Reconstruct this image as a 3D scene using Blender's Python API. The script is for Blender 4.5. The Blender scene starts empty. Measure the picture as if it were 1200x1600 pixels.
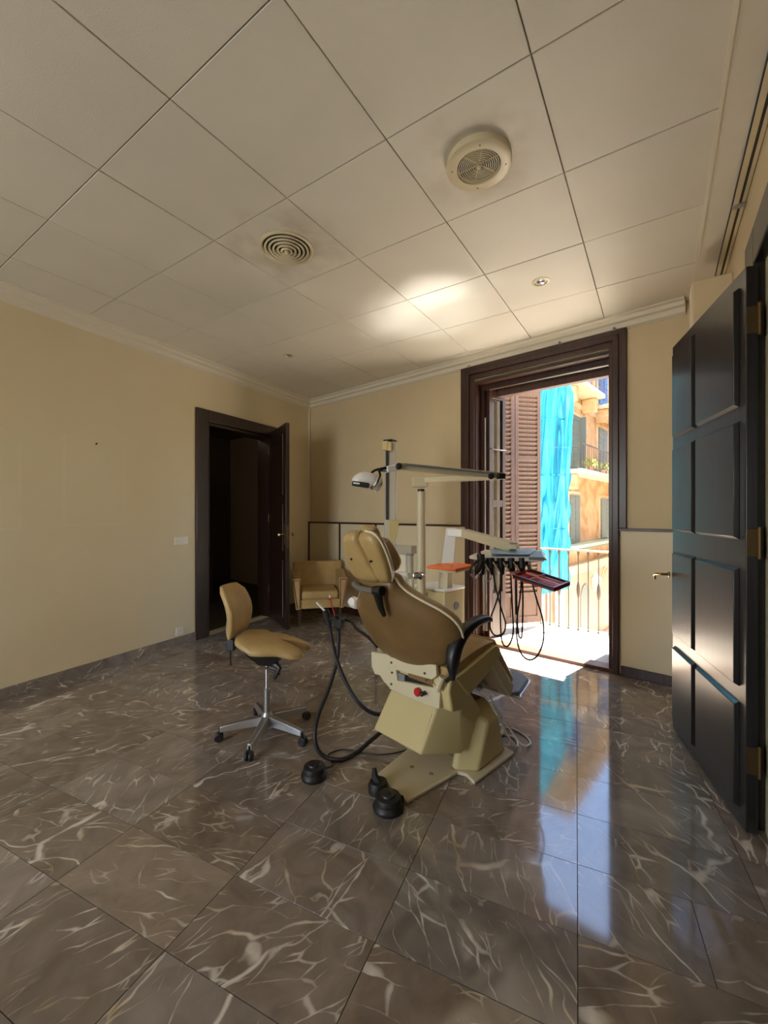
import bpy, bmesh, math, random
from mathutils import Vector, Matrix
random.seed(7)
PI = math.pi

# ------------------------------------------------------------------ camera, sky, sun, exposure
FPX, CAM_H, YAW, HZ = 650.0, 1.3186, math.radians(33.4), 801.0
H = 2.904                                   # ceiling height
scene = bpy.context.scene
cam_data = bpy.data.cameras.new('camera')
cam_data.sensor_fit = 'HORIZONTAL'; cam_data.sensor_width = 36.0
cam_data.lens = FPX / 1200 * 36
cam_data.shift_y = (HZ - 800) / 1200
cam_data.clip_start = 0.02; cam_data.clip_end = 300
cam = bpy.data.objects.new('camera', cam_data); scene.collection.objects.link(cam)
cam.location = (0, 0, CAM_H); cam.rotation_euler = (PI / 2, 0, YAW)
scene.camera = cam
_s, _c = math.sin(YAW), math.cos(YAW)

# corner of left and back wall, and the directions of both walls (the room is not square)
CX, CY = -4.192, 4.415
_l = math.hypot(.347, 3.465); DL = (-.347 / _l, 3.465 / _l)
_b = math.hypot(4.385, -.56); DB = (4.385 / _b, -.56 / _b)
NB = (-DB[1], DB[0])                        # outwards through the back wall
NL = (-DL[1], DL[0])                        # outwards through the left wall

world = bpy.data.worlds.new('sky'); scene.world = world; world.use_nodes = True
wn = world.node_tree.nodes; wl = world.node_tree.links
bg = wn['Background']
sky = wn.new('ShaderNodeTexSky'); sky.sky_type = 'NISHITA'; sky.sun_disc = False
SUN_EL = math.radians(71.3)
sun_h = Vector((NB[0] + .17 * DB[0], NB[1] + .17 * DB[1], 0)).normalized()
sky.sun_elevation = SUN_EL; sky.sun_rotation = math.atan2(sun_h.x, sun_h.y)
sky.air_density = 1.0; sky.dust_density = .6; sky.ozone_density = 1.5
wl.new(sky.outputs[0], bg.inputs[0]); bg.inputs[1].default_value = 0.8
sun_d = bpy.data.lights.new('sun', 'SUN'); sun_d.energy = 46.0; sun_d.angle = math.radians(0.55)
sun_d.color = (1, .95, .86)
sun = bpy.data.objects.new('sun', sun_d); scene.collection.objects.link(sun)
sd = Vector((sun_h.x * math.cos(SUN_EL), sun_h.y * math.cos(SUN_EL), math.sin(SUN_EL)))
sun.rotation_euler = sd.to_track_quat('Z', 'Y').to_euler(); sun.location = (0, 8, 12)
# added fill light, set in a supposed rear window unseen behind the camera
ar_d = bpy.data.lights.new('rear_fill_light', 'AREA'); ar_d.shape = 'RECTANGLE'
ar_d.size = 1.5; ar_d.size_y = 1.9; ar_d.energy = 44; ar_d.color = (.95, .97, 1)
ar = bpy.data.objects.new('rear_fill_light', ar_d); scene.collection.objects.link(ar)
ar.location = (-2.3, -2.52, 1.5); ar.rotation_euler = (-PI / 2, 0, 0)
ar.rotation_euler = Vector((0, -1, 0)).to_track_quat('Z', 'Y').to_euler()

# added spot lamps standing in for sunlight the polished floor throws at the ceiling
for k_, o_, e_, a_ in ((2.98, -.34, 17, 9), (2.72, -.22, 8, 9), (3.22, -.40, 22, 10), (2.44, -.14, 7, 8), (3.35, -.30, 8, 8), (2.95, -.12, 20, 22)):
    gd = bpy.data.lights.new('floor_bounce_spot', 'SPOT'); gd.energy = e_ * 7; gd.spot_size = math.radians(a_); gd.spot_blend = 1; gd.shadow_soft_size = .01; gd.color = (1, .985, .95)
    go = bpy.data.objects.new('floor_bounce_spot', gd); scene.collection.objects.link(go)
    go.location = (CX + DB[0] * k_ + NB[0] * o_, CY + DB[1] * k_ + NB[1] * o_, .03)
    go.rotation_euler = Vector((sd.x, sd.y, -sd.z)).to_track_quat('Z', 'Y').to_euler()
vs = scene.view_settings
vs.view_transform = 'Standard'; vs.look = 'None'; vs.exposure = 0.44; vs.gamma = 1.0
vs.use_curve_mapping = False
cy = scene.cycles
cy.use_denoising = True
cy.max_bounces = 10; cy.diffuse_bounces = 6; cy.glossy_bounces = 5; cy.transmission_bounces = 6
cy.transparent_max_bounces = 12
cy.caustics_reflective = True; cy.caustics_refractive = False
cy.sample_clamp_indirect = 60; cy.blur_glossy = 0.2

# ------------------------------------------------------------------ helpers
def at(u, v, Z):
    """point seen at pixel (u, v) of the 1200 x 1600 frame at depth Z"""
    X = (u - 600) * Z / FPX
    return Vector((X * _c - Z * _s, X * _s + Z * _c, CAM_H - (v - HZ) * Z / FPX))
def floor_at(u, v, z=0.0): return at(u, v, (CAM_H - z) * FPX / (v - HZ))
def kb(k, o, z): return Vector((CX + DB[0] * k + NB[0] * o, CY + DB[1] * k + NB[1] * o, z))
def lb(k, o, z): return Vector((CX - DL[0] * k + NL[0] * o, CY - DL[1] * k + NL[1] * o, z))

COL = scene.collection
class MB:
    """collects shapes, builds them as ONE mesh object"""
    def __init__(s): s.v = []; s.f = []
    def add(s, vs_, fs):
        n = len(s.v); s.v += [tuple(q) for q in vs_]; s.f += [tuple(i + n for i in f) for f in fs]; return s
    def hexa(s, p):    # 8 points: bottom 4 ccw, top 4 ccw
        return s.add(p, [(3, 2, 1, 0), (4, 5, 6, 7), (0, 1, 5, 4), (1, 2, 6, 5), (2, 3, 7, 6), (3, 0, 4, 7)])
    def box(s, x0, x1, y0, y1, z0, z1, fn=None):
        p = [(x0, y0, z0), (x1, y0, z0), (x1, y1, z0), (x0, y1, z0), (x0, y0, z1), (x1, y0, z1), (x1, y1, z1), (x0, y1, z1)]
        if fn: p = [fn(*q) for q in p]
        return s.hexa(p)
    def prism(s, poly, fn, a, b):     # poly of 2-D points, fn(u, w, t) -> 3-D
        n = len(poly)
        v = [fn(p[0], p[1], a) for p in poly] + [fn(p[0], p[1], b) for p in poly]
        f = [tuple(range(n - 1, -1, -1)), tuple(range(n, 2 * n))] + [(i, (i + 1) % n, n + (i + 1) % n, n + i) for i in range(n)]
        return s.add(v, f)
    def loft(s, rings, cap=True, closed=False):
        n = len(rings[0]); v = [q for r in rings for q in r]; f = []
        m = len(rings)
        for i in range(m if closed else m - 1):
            j = (i + 1) % m
            for k in range(n): f.append((i * n + k, i * n + (k + 1) % n, j * n + (k + 1) % n, j * n + k))
        if cap is True: cap = (True, True)
        if cap and cap[0] and not closed: f.append(tuple(range(n - 1, -1, -1)))
        if cap and cap[1] and not closed: f.append(tuple(range((m - 1) * n, m * n)))
        return s.add(v, f)
    def tube(s, pts, r, n=10, smooth=0, cap=True, closed=False):
        pts = [Vector(p) for p in pts]
        if smooth: pts = catmull(pts, smooth)
        m = len(pts); rings = []; up = None
        for i, p in enumerate(pts):
            d = (pts[min(i + 1, m - 1)] - pts[max(i - 1, 0)])
            if d.length < 1e-9: d = Vector((0, 0, 1))
            d.normalize()
            if up is None: up = d.orthogonal().normalized()
            up = (up - d * up.dot(d))
            if up.length < 1e-6: up = d.orthogonal()
            up.normalize(); w = d.cross(up)
            rr = r[i * (len(r) - 1) // max(1, m - 1)] if isinstance(r, (list, tuple)) else r
            rings.append([p + up * rr * math.cos(2 * PI * k / n) + w * rr * math.sin(2 * PI * k / n) for k in range(n)])
        return s.loft(rings, cap)
    def bar(s, a, b, w, t, up=(0, 0, 1)):      # rectangular bar from a to b, w wide, t thick along up
        a = Vector(a); b = Vector(b); d = (b - a).normalized(); u = Vector(up); u = (u - d * u.dot(d)).normalized(); q = d.cross(u)
        r = lambda p: [p - q * w / 2 - u * t / 2, p + q * w / 2 - u * t / 2, p + q * w / 2 + u * t / 2, p - q * w / 2 + u * t / 2]
        return s.loft([r(a), r(b)])
    def lathe(s, prof, n=28, o=(0, 0, 0), axis=None):
        o = Vector(o); M = Vector(axis).to_track_quat('Z', 'Y').to_matrix() if axis is not None else Matrix.Identity(3)
        rings = [[o + M @ Vector((max(r, 1e-4) * math.cos(2 * PI * k / n), max(r, 1e-4) * math.sin(2 * PI * k / n), z)) for k in range(n)] for r, z in prof]
        return s.loft(rings, (prof[0][0] < .003, prof[-1][0] < .003))
    def build(s, name, mat, parent=None, bevel=0, seg=2, smooth=35, sub=0):
        me = bpy.data.meshes.new(name); me.from_pydata([tuple(q) for q in s.v], [], s.f)
        bm = bmesh.new(); bm.from_mesh(me)
        bmesh.ops.recalc_face_normals(bm, faces=bm.faces)
        bm.to_mesh(me); bm.free()
        me.materials.append(mat)
        if smooth: me.shade_smooth(); me.set_sharp_from_angle(angle=math.radians(smooth))
        o = bpy.data.objects.new(name, me); COL.objects.link(o)
        if parent: o.parent = parent
        if bevel:
            m = o.modifiers.new('bevel', 'BEVEL'); m.width = bevel; m.segments = seg; m.limit_method = 'ANGLE'; m.angle_limit = math.radians(30)
            m.harden_normals = False
        if sub:
            m = o.modifiers.new('sub', 'SUBSURF'); m.levels = sub; m.render_levels = sub
        return o

def catmull(p, k):
    out = []
    for i in range(len(p) - 1):
        a = p[max(i - 1, 0)]; b = p[i]; c = p[i + 1]; d = p[min(i + 2, len(p) - 1)]
        for j in range(k):
            t = j / k
            out.append(.5 * ((2 * b) + (c - a) * t + (2 * a - 5 * b + 4 * c - d) * t * t + (3 * b - a - 3 * c + d) * t ** 3))
    out.append(p[-1]); return out
def catmull_closed(p, k):
    n = len(p); out = []
    for i in range(n):
        a, b, c, d = [Vector(p[(i + q) % n]) for q in (-1, 0, 1, 2)]
        for j in range(k):
            t = j / k
            out.append(.5 * ((2 * b) + (c - a) * t + (2 * a - 5 * b + 4 * c - d) * t * t + (3 * b - a - 3 * c + d) * t ** 3))
    return out
def thing(name, label, cat, loc=(0, 0, 0), rz=0, group=None):
    o = bpy.data.objects.new(name, None); COL.objects.link(o); o.location = loc; o.rotation_euler = (0, 0, rz)
    o.empty_display_size = .1
    return tag(o, label, cat, group)
def tag(o, label, cat, group=None):
    o['label'] = label; o['category'] = cat
    if group: o['group'] = group
    return o
def struct(o): o['kind'] = 'structure'; return o
def stuff(o): o['kind'] = 'stuff'; return o
def share(name, me, parent, loc=(0, 0, 0), rot=(0, 0, 0)):
    o = bpy.data.objects.new(name, me); COL.objects.link(o); o.parent = parent; o.location = loc; o.rotation_euler = rot; return o
def clip(poly, px, py, nx, ny):     # keep the side where (p-P).n <= 0
    out = []
    for i in range(len(poly)):
        a = poly[i]; b = poly[(i + 1) % len(poly)]
        da = (a[0] - px) * nx + (a[1] - py) * ny; db = (b[0] - px) * nx + (b[1] - py) * ny
        if da <= 0: out.append(a)
        if (da < 0 < db) or (db < 0 < da):
            t = da / (da - db); out.append((a[0] + (b[0] - a[0]) * t, a[1] + (b[1] - a[1]) * t))
    return out

# ------------------------------------------------------------------ materials
def mat(name, col, rough=.5, metal=0, var=.0, vscale=3.0, bump=0, bscale=40, spec=.5, coat=0, coat_r=.1, col2=None, sheen=0, distort=0):
    m = bpy.data.materials.new(name); m.use_nodes = True; nt = m.node_tree; n = nt.nodes; l = nt.links
    b = n['Principled BSDF']
    b.inputs['Roughness'].default_value = rough; b.inputs['Metallic'].default_value = metal
    b.inputs['Specular IOR Level'].default_value = spec
    b.inputs['Coat Weight'].default_value = coat; b.inputs['Coat Roughness'].default_value = coat_r
    tc = n.new('ShaderNodeTexCoord')
    if var or col2:
        no = n.new('ShaderNodeTexNoise'); no.inputs['Scale'].default_value = vscale; no.inputs['Detail'].default_value = 5
        no.inputs['Distortion'].default_value = distort
        l.new(tc.outputs['Object'], no.inputs['Vector'])
        mx = n.new('ShaderNodeMix'); mx.data_type = 'RGBA'
        mx.inputs[6].default_value = (*[c * (1 - var) for c in col], 1)
        c2 = col2 or [min(1, c * (1 + var)) for c in col]
        mx.inputs[7].default_value = (*c2, 1)
        cr = n.new('ShaderNodeMapRange'); cr.inputs[1].default_value = .35; cr.inputs[2].default_value = .65
        l.new(no.outputs['Fac'], cr.inputs[0]); l.new(cr.outputs[0], mx.inputs[0]); l.new(mx.outputs[2], b.inputs['Base Color'])
    else: b.inputs['Base Color'].default_value = (*col, 1)
    if bump:
        bn = n.new('ShaderNodeTexNoise'); bn.inputs['Scale'].default_value = bscale; bn.inputs['Detail'].default_value = 4
        l.new(tc.outputs['Object'], bn.inputs['Vector'])
        bp = n.new('ShaderNodeBump'); bp.inputs['Strength'].default_value = bump; bp.inputs['Distance'].default_value = .01
        l.new(bn.outputs['Fac'], bp.inputs['Height']); l.new(bp.outputs[0], b.inputs['Normal'])
    return m

def wood(name, a, c, rough=.35, scale=(40, 40, 2), coat=.3):
    m = bpy.data.materials.new(name); m.use_nodes = True; nt = m.node_tree; n = nt.nodes; l = nt.links; b = n['Principled BSDF']
    tc = n.new('ShaderNodeTexCoord'); mp = n.new('ShaderNodeMapping'); mp.inputs['Scale'].default_value = scale
    no = n.new('ShaderNodeTexNoise'); no.inputs['Scale'].default_value = 1; no.inputs['Detail'].default_value = 6; no.inputs['Distortion'].default_value = .6
    l.new(tc.outputs['Object'], mp.inputs[0]); l.new(mp.outputs[0], no.inputs['Vector'])
    mx = n.new('ShaderNodeMix'); mx.data_type = 'RGBA'; mx.inputs[6].default_value = (*a, 1); mx.inputs[7].default_value = (*c, 1)
    mr = n.new('ShaderNodeMapRange'); mr.inputs[1].default_value = .3; mr.inputs[2].default_value = .7
    l.new(no.outputs['Fac'], mr.inputs[0]); l.new(mr.outputs[0], mx.inputs[0]); l.new(mx.outputs[2], b.inputs['Base Color'])
    b.inputs['Roughness'].default_value = rough; b.inputs['Coat Weight'].default_value = coat; b.inputs['Coat Roughness'].default_value = .18
    return m

def marble():
    m = bpy.data.materials.new('veined_marble'); m.use_nodes = True; nt = m.node_tree; n = nt.nodes; l = nt.links; b = n['Principled BSDF']
    tc = n.new('ShaderNodeTexCoord'); oi = n.new('ShaderNodeObjectInfo')
    wn_ = n.new('ShaderNodeTexWhiteNoise'); wn_.noise_dimensions = '1D'; l.new(oi.outputs['Random'], wn_.inputs['W'])
    sc = n.new('ShaderNodeVectorMath'); sc.operation = 'SCALE'; sc.inputs[3].default_value = 37.0; l.new(wn_.outputs['Color'], sc.inputs[0])
    ad = n.new('ShaderNodeVectorMath'); ad.operation = 'ADD'; l.new(tc.outputs['Object'], ad.inputs[0]); l.new(sc.outputs[0], ad.inputs[1])
    rt = n.new('ShaderNodeVectorRotate'); rt.rotation_type = 'Z_AXIS'; l.new(ad.outputs[0], rt.inputs['Vector'])
    an = n.new('ShaderNodeMapRange'); an.inputs[3].default_value = -.9; an.inputs[4].default_value = 1.3
    l.new(oi.outputs['Random'], an.inputs[0]); l.new(an.outputs[0], rt.inputs['Angle'])
    # distortion
    dn = n.new('ShaderNodeTexNoise'); dn.inputs['Scale'].default_value = 4.5; dn.inputs['Detail'].default_value = 2.5; l.new(rt.outputs[0], dn.inputs['Vector'])
    ds = n.new('ShaderNodeVectorMath'); ds.operation = 'SCALE'; ds.inputs[3].default_value = .26; l.new(dn.outputs['Color'], ds.inputs[0])
    co = n.new('ShaderNodeVectorMath'); co.operation = 'ADD'; l.new(rt.outputs[0], co.inputs[0]); l.new(ds.outputs[0], co.inputs[1])
    def veins(scale, stretch, width, maskscale, lo, hi, amp):
        d1 = n.new('ShaderNodeVectorMath'); d1.operation = 'SCALE'; d1.inputs[3].default_value = amp; l.new(dn.outputs['Color'], d1.inputs[0])
        c1 = n.new('ShaderNodeVectorMath'); c1.operation = 'ADD'; l.new(rt.outputs[0], c1.inputs[0]); l.new(d1.outputs[0], c1.inputs[1])
        mp = n.new('ShaderNodeMapping'); mp.inputs['Scale'].default_value = stretch; l.new(c1.outputs[0], mp.inputs[0])
        vo = n.new('ShaderNodeTexVoronoi'); vo.feature = 'DISTANCE_TO_EDGE'; vo.inputs['Scale'].default_value = scale; l.new(mp.outputs[0], vo.inputs['Vector'])
        mk = n.new('ShaderNodeTexNoise'); mk.inputs['Scale'].default_value = maskscale; mk.inputs['Detail'].default_value = 3; l.new(rt.outputs[0], mk.inputs['Vector'])
        mm = n.new('ShaderNodeMapRange'); mm.inputs[1].default_value = lo; mm.inputs[2].default_value = hi; l.new(mk.outputs['Fac'], mm.inputs[0])
        wd = n.new('ShaderNodeMath'); wd.operation = 'MULTIPLY'; wd.inputs[1].default_value = width; l.new(mm.outputs[0], wd.inputs[0])
        wd2 = n.new('ShaderNodeMath'); wd2.operation = 'ADD'; wd2.inputs[1].default_value = .0004; l.new(wd.outputs[0], wd2.inputs[0])
        dv = n.new('ShaderNodeMath'); dv.operation = 'DIVIDE'; l.new(vo.outputs['Distance'], dv.inputs[0]); l.new(wd2.outputs[0], dv.inputs[1])
        iv = n.new('ShaderNodeMapRange'); iv.inputs[1].default_value = 1.25; iv.inputs[2].default_value = .35; l.new(dv.outputs[0], iv.inputs[0])
        ml = n.new('ShaderNodeMath'); ml.operation = 'MULTIPLY'; l.new(iv.outputs[0], ml.inputs[0]); l.new(mm.outputs[0], ml.inputs[1])
        return ml
    v1 = veins(4.8, (1, .34, 1), .019, 6.5, .44, .76, .16)
    v2 = veins(17, (1, .24, 1), .060, 7, .45, .72, .07)
    v3 = veins(2.4, (1, .22, 1), .010, 4, .40, .62, .14)
    mxv = n.new('ShaderNodeMath'); mxv.operation = 'MAXIMUM'; l.new(v1.outputs[0], mxv.inputs[0]); l.new(v2.outputs[0], mxv.inputs[1])
    mxw = n.new('ShaderNodeMath'); mxw.operation = 'MAXIMUM'; l.new(mxv.outputs[0], mxw.inputs[0]); l.new(v3.outputs[0], mxw.inputs[1])
    # ground colour
    gn = n.new('ShaderNodeTexNoise'); gn.inputs['Scale'].default_value = 6; gn.inputs['Detail'].default_value = 8; gn.inputs['Distortion'].default_value = 1.2; l.new(rt.outputs[0], gn.inputs['Vector'])
    gr = n.new('ShaderNodeMapRange'); gr.inputs[1].default_value = .3; gr.inputs[2].default_value = .7; l.new(gn.outputs['Fac'], gr.inputs[0])
    g = n.new('ShaderNodeMix'); g.data_type = 'RGBA'; g.inputs[6].default_value = (.175, .138, .105, 1); g.inputs[7].default_value = (.275, .226, .184, 1); l.new(gr.outputs[0], g.inputs[0])
    hv = n.new('ShaderNodeHueSaturation'); l.new(g.outputs[2], hv.inputs['Color'])
    vr = n.new('ShaderNodeMapRange'); vr.inputs[3].default_value = .86; vr.inputs[4].default_value = 1.2; l.new(wn_.outputs['Value'], vr.inputs[0]); l.new(vr.outputs[0], hv.inputs['Value'])
    sr = n.new('ShaderNodeMapRange'); sr.inputs[3].default_value = .75; sr.inputs[4].default_value = 1.2; l.new(oi.outputs['Random'], sr.inputs[0]); l.new(sr.outputs[0], hv.inputs['Saturation'])
    # vein colour gold..white
    vc = n.new('ShaderNodeMix'); vc.data_type = 'RGBA'; vc.inputs[6].default_value = (.70, .65, .56, 1); vc.inputs[7].default_value = (.52, .38, .19, 1)
    cm = n.new('ShaderNodeMapRange'); cm.inputs[1].default_value = .5; cm.inputs[2].default_value = .75; l.new(dn.outputs['Fac'], cm.inputs[0]); l.new(cm.outputs[0], vc.inputs[0])
    fm = n.new('ShaderNodeMix'); fm.data_type = 'RGBA'; l.new(mxw.outputs[0], fm.inputs[0]); l.new(hv.outputs[0], fm.inputs[6]); l.new(vc.outputs[2], fm.inputs[7])
    l.new(fm.outputs[2], b.inputs['Base Color'])
    b.inputs['Roughness'].default_value = .075; b.inputs['Specular IOR Level'].default_value = .85
    bn = n.new('ShaderNodeTexNoise'); bn.inputs['Scale'].default_value = 3; l.new(tc.outputs['Object'], bn.inputs['Vector'])
    bp = n.new('ShaderNodeBump'); bp.inputs['Strength'].default_value = .03; bp.inputs['Distance'].default_value = .01; l.new(bn.outputs['Fac'], bp.inputs['Height']); l.new(bp.outputs[0], b.inputs['Normal'])
    return m

M = {}
M['marble'] = marble()
M['grout'] = mat('grout', (.07, .055, .04), .8)
M['ceil'] = mat('ceiling_panel', (.70, .655, .55), .55, var=.04, vscale=1.4, bump=.12, bscale=220)
M['ceilback'] = mat('ceiling_gap', (.16, .12, .08), .9)
M['cornice'] = mat('cornice_white', (.74, .68, .54), .5)
M['wallL'] = mat('wall_paint_cream', (.70, .585, .365), .6, col2=(.735, .64, .44), var=.02, vscale=.7, bump=.05, bscale=60)
M['wallB'] = mat('wall_fabric_cream', (.66, .54, .335), .75, var=.03, vscale=2, bump=.25, bscale=150)
M['wains'] = mat('wainscot_cream', (.70, .60, .40), .45)
M['casing'] = wood('casing_mahogany', (.028, .009, .005), (.062, .022, .010), .38, coat=.08)
M['darkdoor'] = wood('door_dark_wood', (.016, .007, .004), (.034, .015, .009), .35)
M['leaf'] = wood('leaf_black_wood', (.012, .010, .009), (.026, .021, .018), .34, coat=.3)
M['sill'] = wood('sill_wood', (.085, .024, .010), (.13, .042, .018), .5, scale=(3, 40, 40))
M['shutter'] = wood('shutter_brown', (.105, .058, .042), (.155, .088, .063), .55, coat=0)
M['brass'] = mat('brass', (.55, .38, .16), .3, 1)
M['oldbrass'] = mat('dull_brass', (.16, .10, .04), .45, .8)
M['iron'] = mat('painted_iron', (.40, .37, .33), .5, .0)
M['baluster'] = mat('baluster_iron', (.075, .055, .045), .5)
M['blackiron'] = mat('dark_iron', (.07, .05, .045), .5)
M['leather'] = mat('ochre_leather', (.44, .295, .115), .40, var=.10, vscale=7, bump=.05, bscale=60)
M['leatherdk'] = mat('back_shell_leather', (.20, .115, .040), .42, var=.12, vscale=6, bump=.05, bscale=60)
M['piping'] = mat('cream_piping', (.78, .70, .52), .35)
M['cream'] = mat('cream_plastic', (.60, .485, .225), .38, var=.04, vscale=3)
M['creamw'] = mat('pale_cream_metal', (.64, .555, .36), .4, var=.03)
M['white'] = mat('white_plastic', (.80, .78, .72), .3)
M['chrome'] = mat('chrome', (.75, .75, .76), .15, 1)
M['alu'] = mat('brushed_aluminium', (.42, .42, .43), .35, .9)
M['black'] = mat('black_plastic', (.012, .011, .011), .4)
M['rubber'] = mat('black_rubber', (.010, .009, .010), .5)
M['grey'] = mat('grey_plastic', (.22, .23, .22), .4)
M['barm'] = mat('olive_grey_bar', (.14, .13, .10), .4)
M['greypad'] = mat('grey_rubber_pad', (.20, .21, .22), .5, var=.1, vscale=30)
M['red'] = mat('red_plastic', (.50, .012, .012), .35)
M['orange'] = mat('orange_plastic', (1.0, .22, .05), .35)
M['darkred'] = mat('dark_red_tray', (.30, .012, .010), .35)
M['pinkpl'] = mat('pink_divider', (.75, .30, .27), .4)
M['blueplastic'] = mat('blue_mat', (.30, .50, .72), .35)
M['armwood'] = wood('blond_wood', (.45, .26, .10), (.60, .38, .17), .35)
M['darkwood'] = wood('dark_leg_wood', (.03, .014, .009), (.05, .024, .014), .4)
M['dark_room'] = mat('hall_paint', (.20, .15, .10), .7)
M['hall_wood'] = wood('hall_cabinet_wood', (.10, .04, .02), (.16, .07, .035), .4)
M['plastic_wh'] = mat('socket_white', (.80, .74, .62), .35)
g = bpy.data.materials.new('window_glass'); g.use_nodes = True
gb = g.node_tree.nodes['Principled BSDF']; gb.inputs['Transmission Weight'].default_value = 1; gb.inputs['Roughness'].default_value = .02
gb.inputs['Base Color'].default_value = (.9, .97, .95, 1); gb.inputs['IOR'].default_value = 1.3; M['glass'] = g
M['darkglass'] = mat('dark_glass', (.04, .06, .05), .1, spec=.8)
def wall_marks(m, rects, add=.05):
    n = m.node_tree.nodes; l = m.node_tree.links; b = n['Principled BSDF']; src = b.inputs['Base Color'].links[0].from_socket
    tc = n.new('ShaderNodeTexCoord'); last = None
    def vm(op, a, c=None):
        q = n.new('ShaderNodeMath'); q.operation = op
        for i_, x in enumerate((a, c)):
            if x is None: continue
            if isinstance(x, (int, float)): q.inputs[i_].default_value = x
            else: l.new(x, q.inputs[i_])
        return q.outputs[0]
    dt = n.new('ShaderNodeVectorMath'); dt.operation = 'DOT_PRODUCT'; l.new(tc.outputs['Object'], dt.inputs[0]); dt.inputs[1].default_value = (-DL[0], -DL[1], 0)
    k = vm('ADD', dt.outputs['Value'], CX * DL[0] + CY * DL[1])
    sx = n.new('ShaderNodeSeparateXYZ'); l.new(tc.outputs['Object'], sx.inputs[0]); z = sx.outputs[2]
    for k0, k1, z0, z1 in rects:
        a = vm('SUBTRACT', vm('ABSOLUTE', vm('SUBTRACT', k, (k0 + k1) / 2)), (k1 - k0) / 2); c = vm('SUBTRACT', vm('ABSOLUTE', vm('SUBTRACT', z, (z0 + z1) / 2)), (z1 - z0) / 2)
        d = vm('ABSOLUTE', vm('MAXIMUM', a, c)); e = vm('LESS_THAN', d, .008)
        last = e if last is None else vm('MAXIMUM', last, e)
    no = n.new('ShaderNodeTexNoise'); no.inputs['Scale'].default_value = 9; l.new(tc.outputs['Object'], no.inputs['Vector'])
    f = vm('MULTIPLY', last, vm('GREATER_THAN', no.outputs['Fac'], .42)); f = vm('MULTIPLY', f, .22)
    mx = n.new('ShaderNodeMix'); mx.data_type = 'RGBA'; l.new(f, mx.inputs[0]); l.new(src, mx.inputs[6]); mx.inputs[7].default_value = (.80, .72, .52, 1); l.new(mx.outputs[2], b.inputs['Base Color'])
wall_marks(M['wallL'], [(2.633, 3.09, 1.223, 1.925), (3.37, 3.9, 1.20, 1.905)])
def smudge(m, cx_, cy_, r0, r1):
    n = m.node_tree.nodes; l = m.node_tree.links; b = n['Principled BSDF']; src = b.inputs['Base Color'].links[0].from_socket
    g_ = n.new('ShaderNodeNewGeometry'); vd = n.new('ShaderNodeVectorMath'); vd.operation = 'DISTANCE'; l.new(g_.outputs['Position'], vd.inputs[0]); vd.inputs[1].default_value = (cx_, cy_, H)
    mr = n.new('ShaderNodeMapRange'); mr.inputs[1].default_value = r1; mr.inputs[2].default_value = r0; l.new(vd.outputs['Value'], mr.inputs[0])
    no = n.new('ShaderNodeTexNoise'); no.inputs['Scale'].default_value = 5; no.inputs['Detail'].default_value = 3; l.new(g_.outputs['Position'], no.inputs['Vector'])
    m2_ = n.new('ShaderNodeMapRange'); m2_.inputs[1].default_value = .42; m2_.inputs[2].default_value = .68; m2_.inputs[4].default_value = .55; l.new(no.outputs['Fac'], m2_.inputs[0])
    ml = n.new('ShaderNodeMath'); ml.operation = 'MULTIPLY'; l.new(mr.outputs[0], ml.inputs[0]); l.new(m2_.outputs[0], ml.inputs[1])
    mx = n.new('ShaderNodeMix'); mx.data_type = 'RGBA'; l.new(ml.outputs[0], mx.inputs[0]); l.new(src, mx.inputs[6]); mx.inputs[7].default_value = (.33, .25, .15, 1); l.new(mx.outputs[2], b.inputs['Base Color'])
smudge(M['ceil'], -1.861, 1.762, .15, .42); smudge(M['ceil'], -.674, 1.796, .12, .32)
# outside
M['ochre'] = mat('ochre_render', (.46, .28, .13), .85, col2=(.64, .46, .26), var=.1, vscale=.9, bump=.2, bscale=8, distort=1.5)
M['pinkwall'] = mat('pink_render', (.52, .29, .21), .85, var=.1, vscale=.8)
M['stone'] = mat('pale_stone', (.60, .48, .32), .8, var=.12, vscale=2)
M['greyshut'] = mat('grey_green_shutter', (.13, .17, .155), .6)
M['blueshut'] = mat('blue_shutter', (.04, .11, .27), .6)
M['winglass'] = mat('far_window_glass', (.06, .09, .09), .15)
M['street'] = mat('street_paving', (.55, .50, .44), .85, var=.1, vscale=1)
M['balc'] = mat('balcony_tile', (.50, .44, .36), .6, var=.06, vscale=4)
M['plant'] = mat('yellow_green_leaves', (.40, .42, .06), .6, col2=(.10, .20, .05), vscale=12)
M['plantdk'] = mat('dark_green_leaves', (.06, .12, .05), .6, col2=(.30, .30, .18), vscale=14)
M['canopy'] = mat('pale_green_metal', (.42, .52, .36), .5)
M['outwall'] = mat('outer_wall_render', (.66, .55, .40), .9)

net = bpy.data.materials.new('cyan_netting'); net.use_nodes = True; nt = net.node_tree; nn = nt.nodes; ll = nt.links
nn.remove(nn['Principled BSDF']); out = nn['Material Output']
tcn = nn.new('ShaderNodeTexCoord'); mpn = nn.new('ShaderNodeMapping'); mpn.inputs['Scale'].default_value = (9, 9, .8)
ns = nn.new('ShaderNodeTexNoise'); ns.inputs['Scale'].default_value = .7; ns.inputs['Detail'].default_value = 8; ns.inputs['Distortion'].default_value = .8
ll.new(tcn.outputs['Object'], mpn.inputs[0]); ll.new(mpn.outputs[0], ns.inputs['Vector'])
mc = nn.new('ShaderNodeMix'); mc.data_type = 'RGBA'; mc.inputs[6].default_value = (.006, .19, .33, 1); mc.inputs[7].default_value = (.10, .60, .70, 1)
mrn = nn.new('ShaderNodeMapRange'); mrn.inputs[1].default_value = .38; mrn.inputs[2].default_value = .66; ll.new(ns.outputs['Fac'], mrn.inputs[0]); ll.new(mrn.outputs[0], mc.inputs[0])
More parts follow.
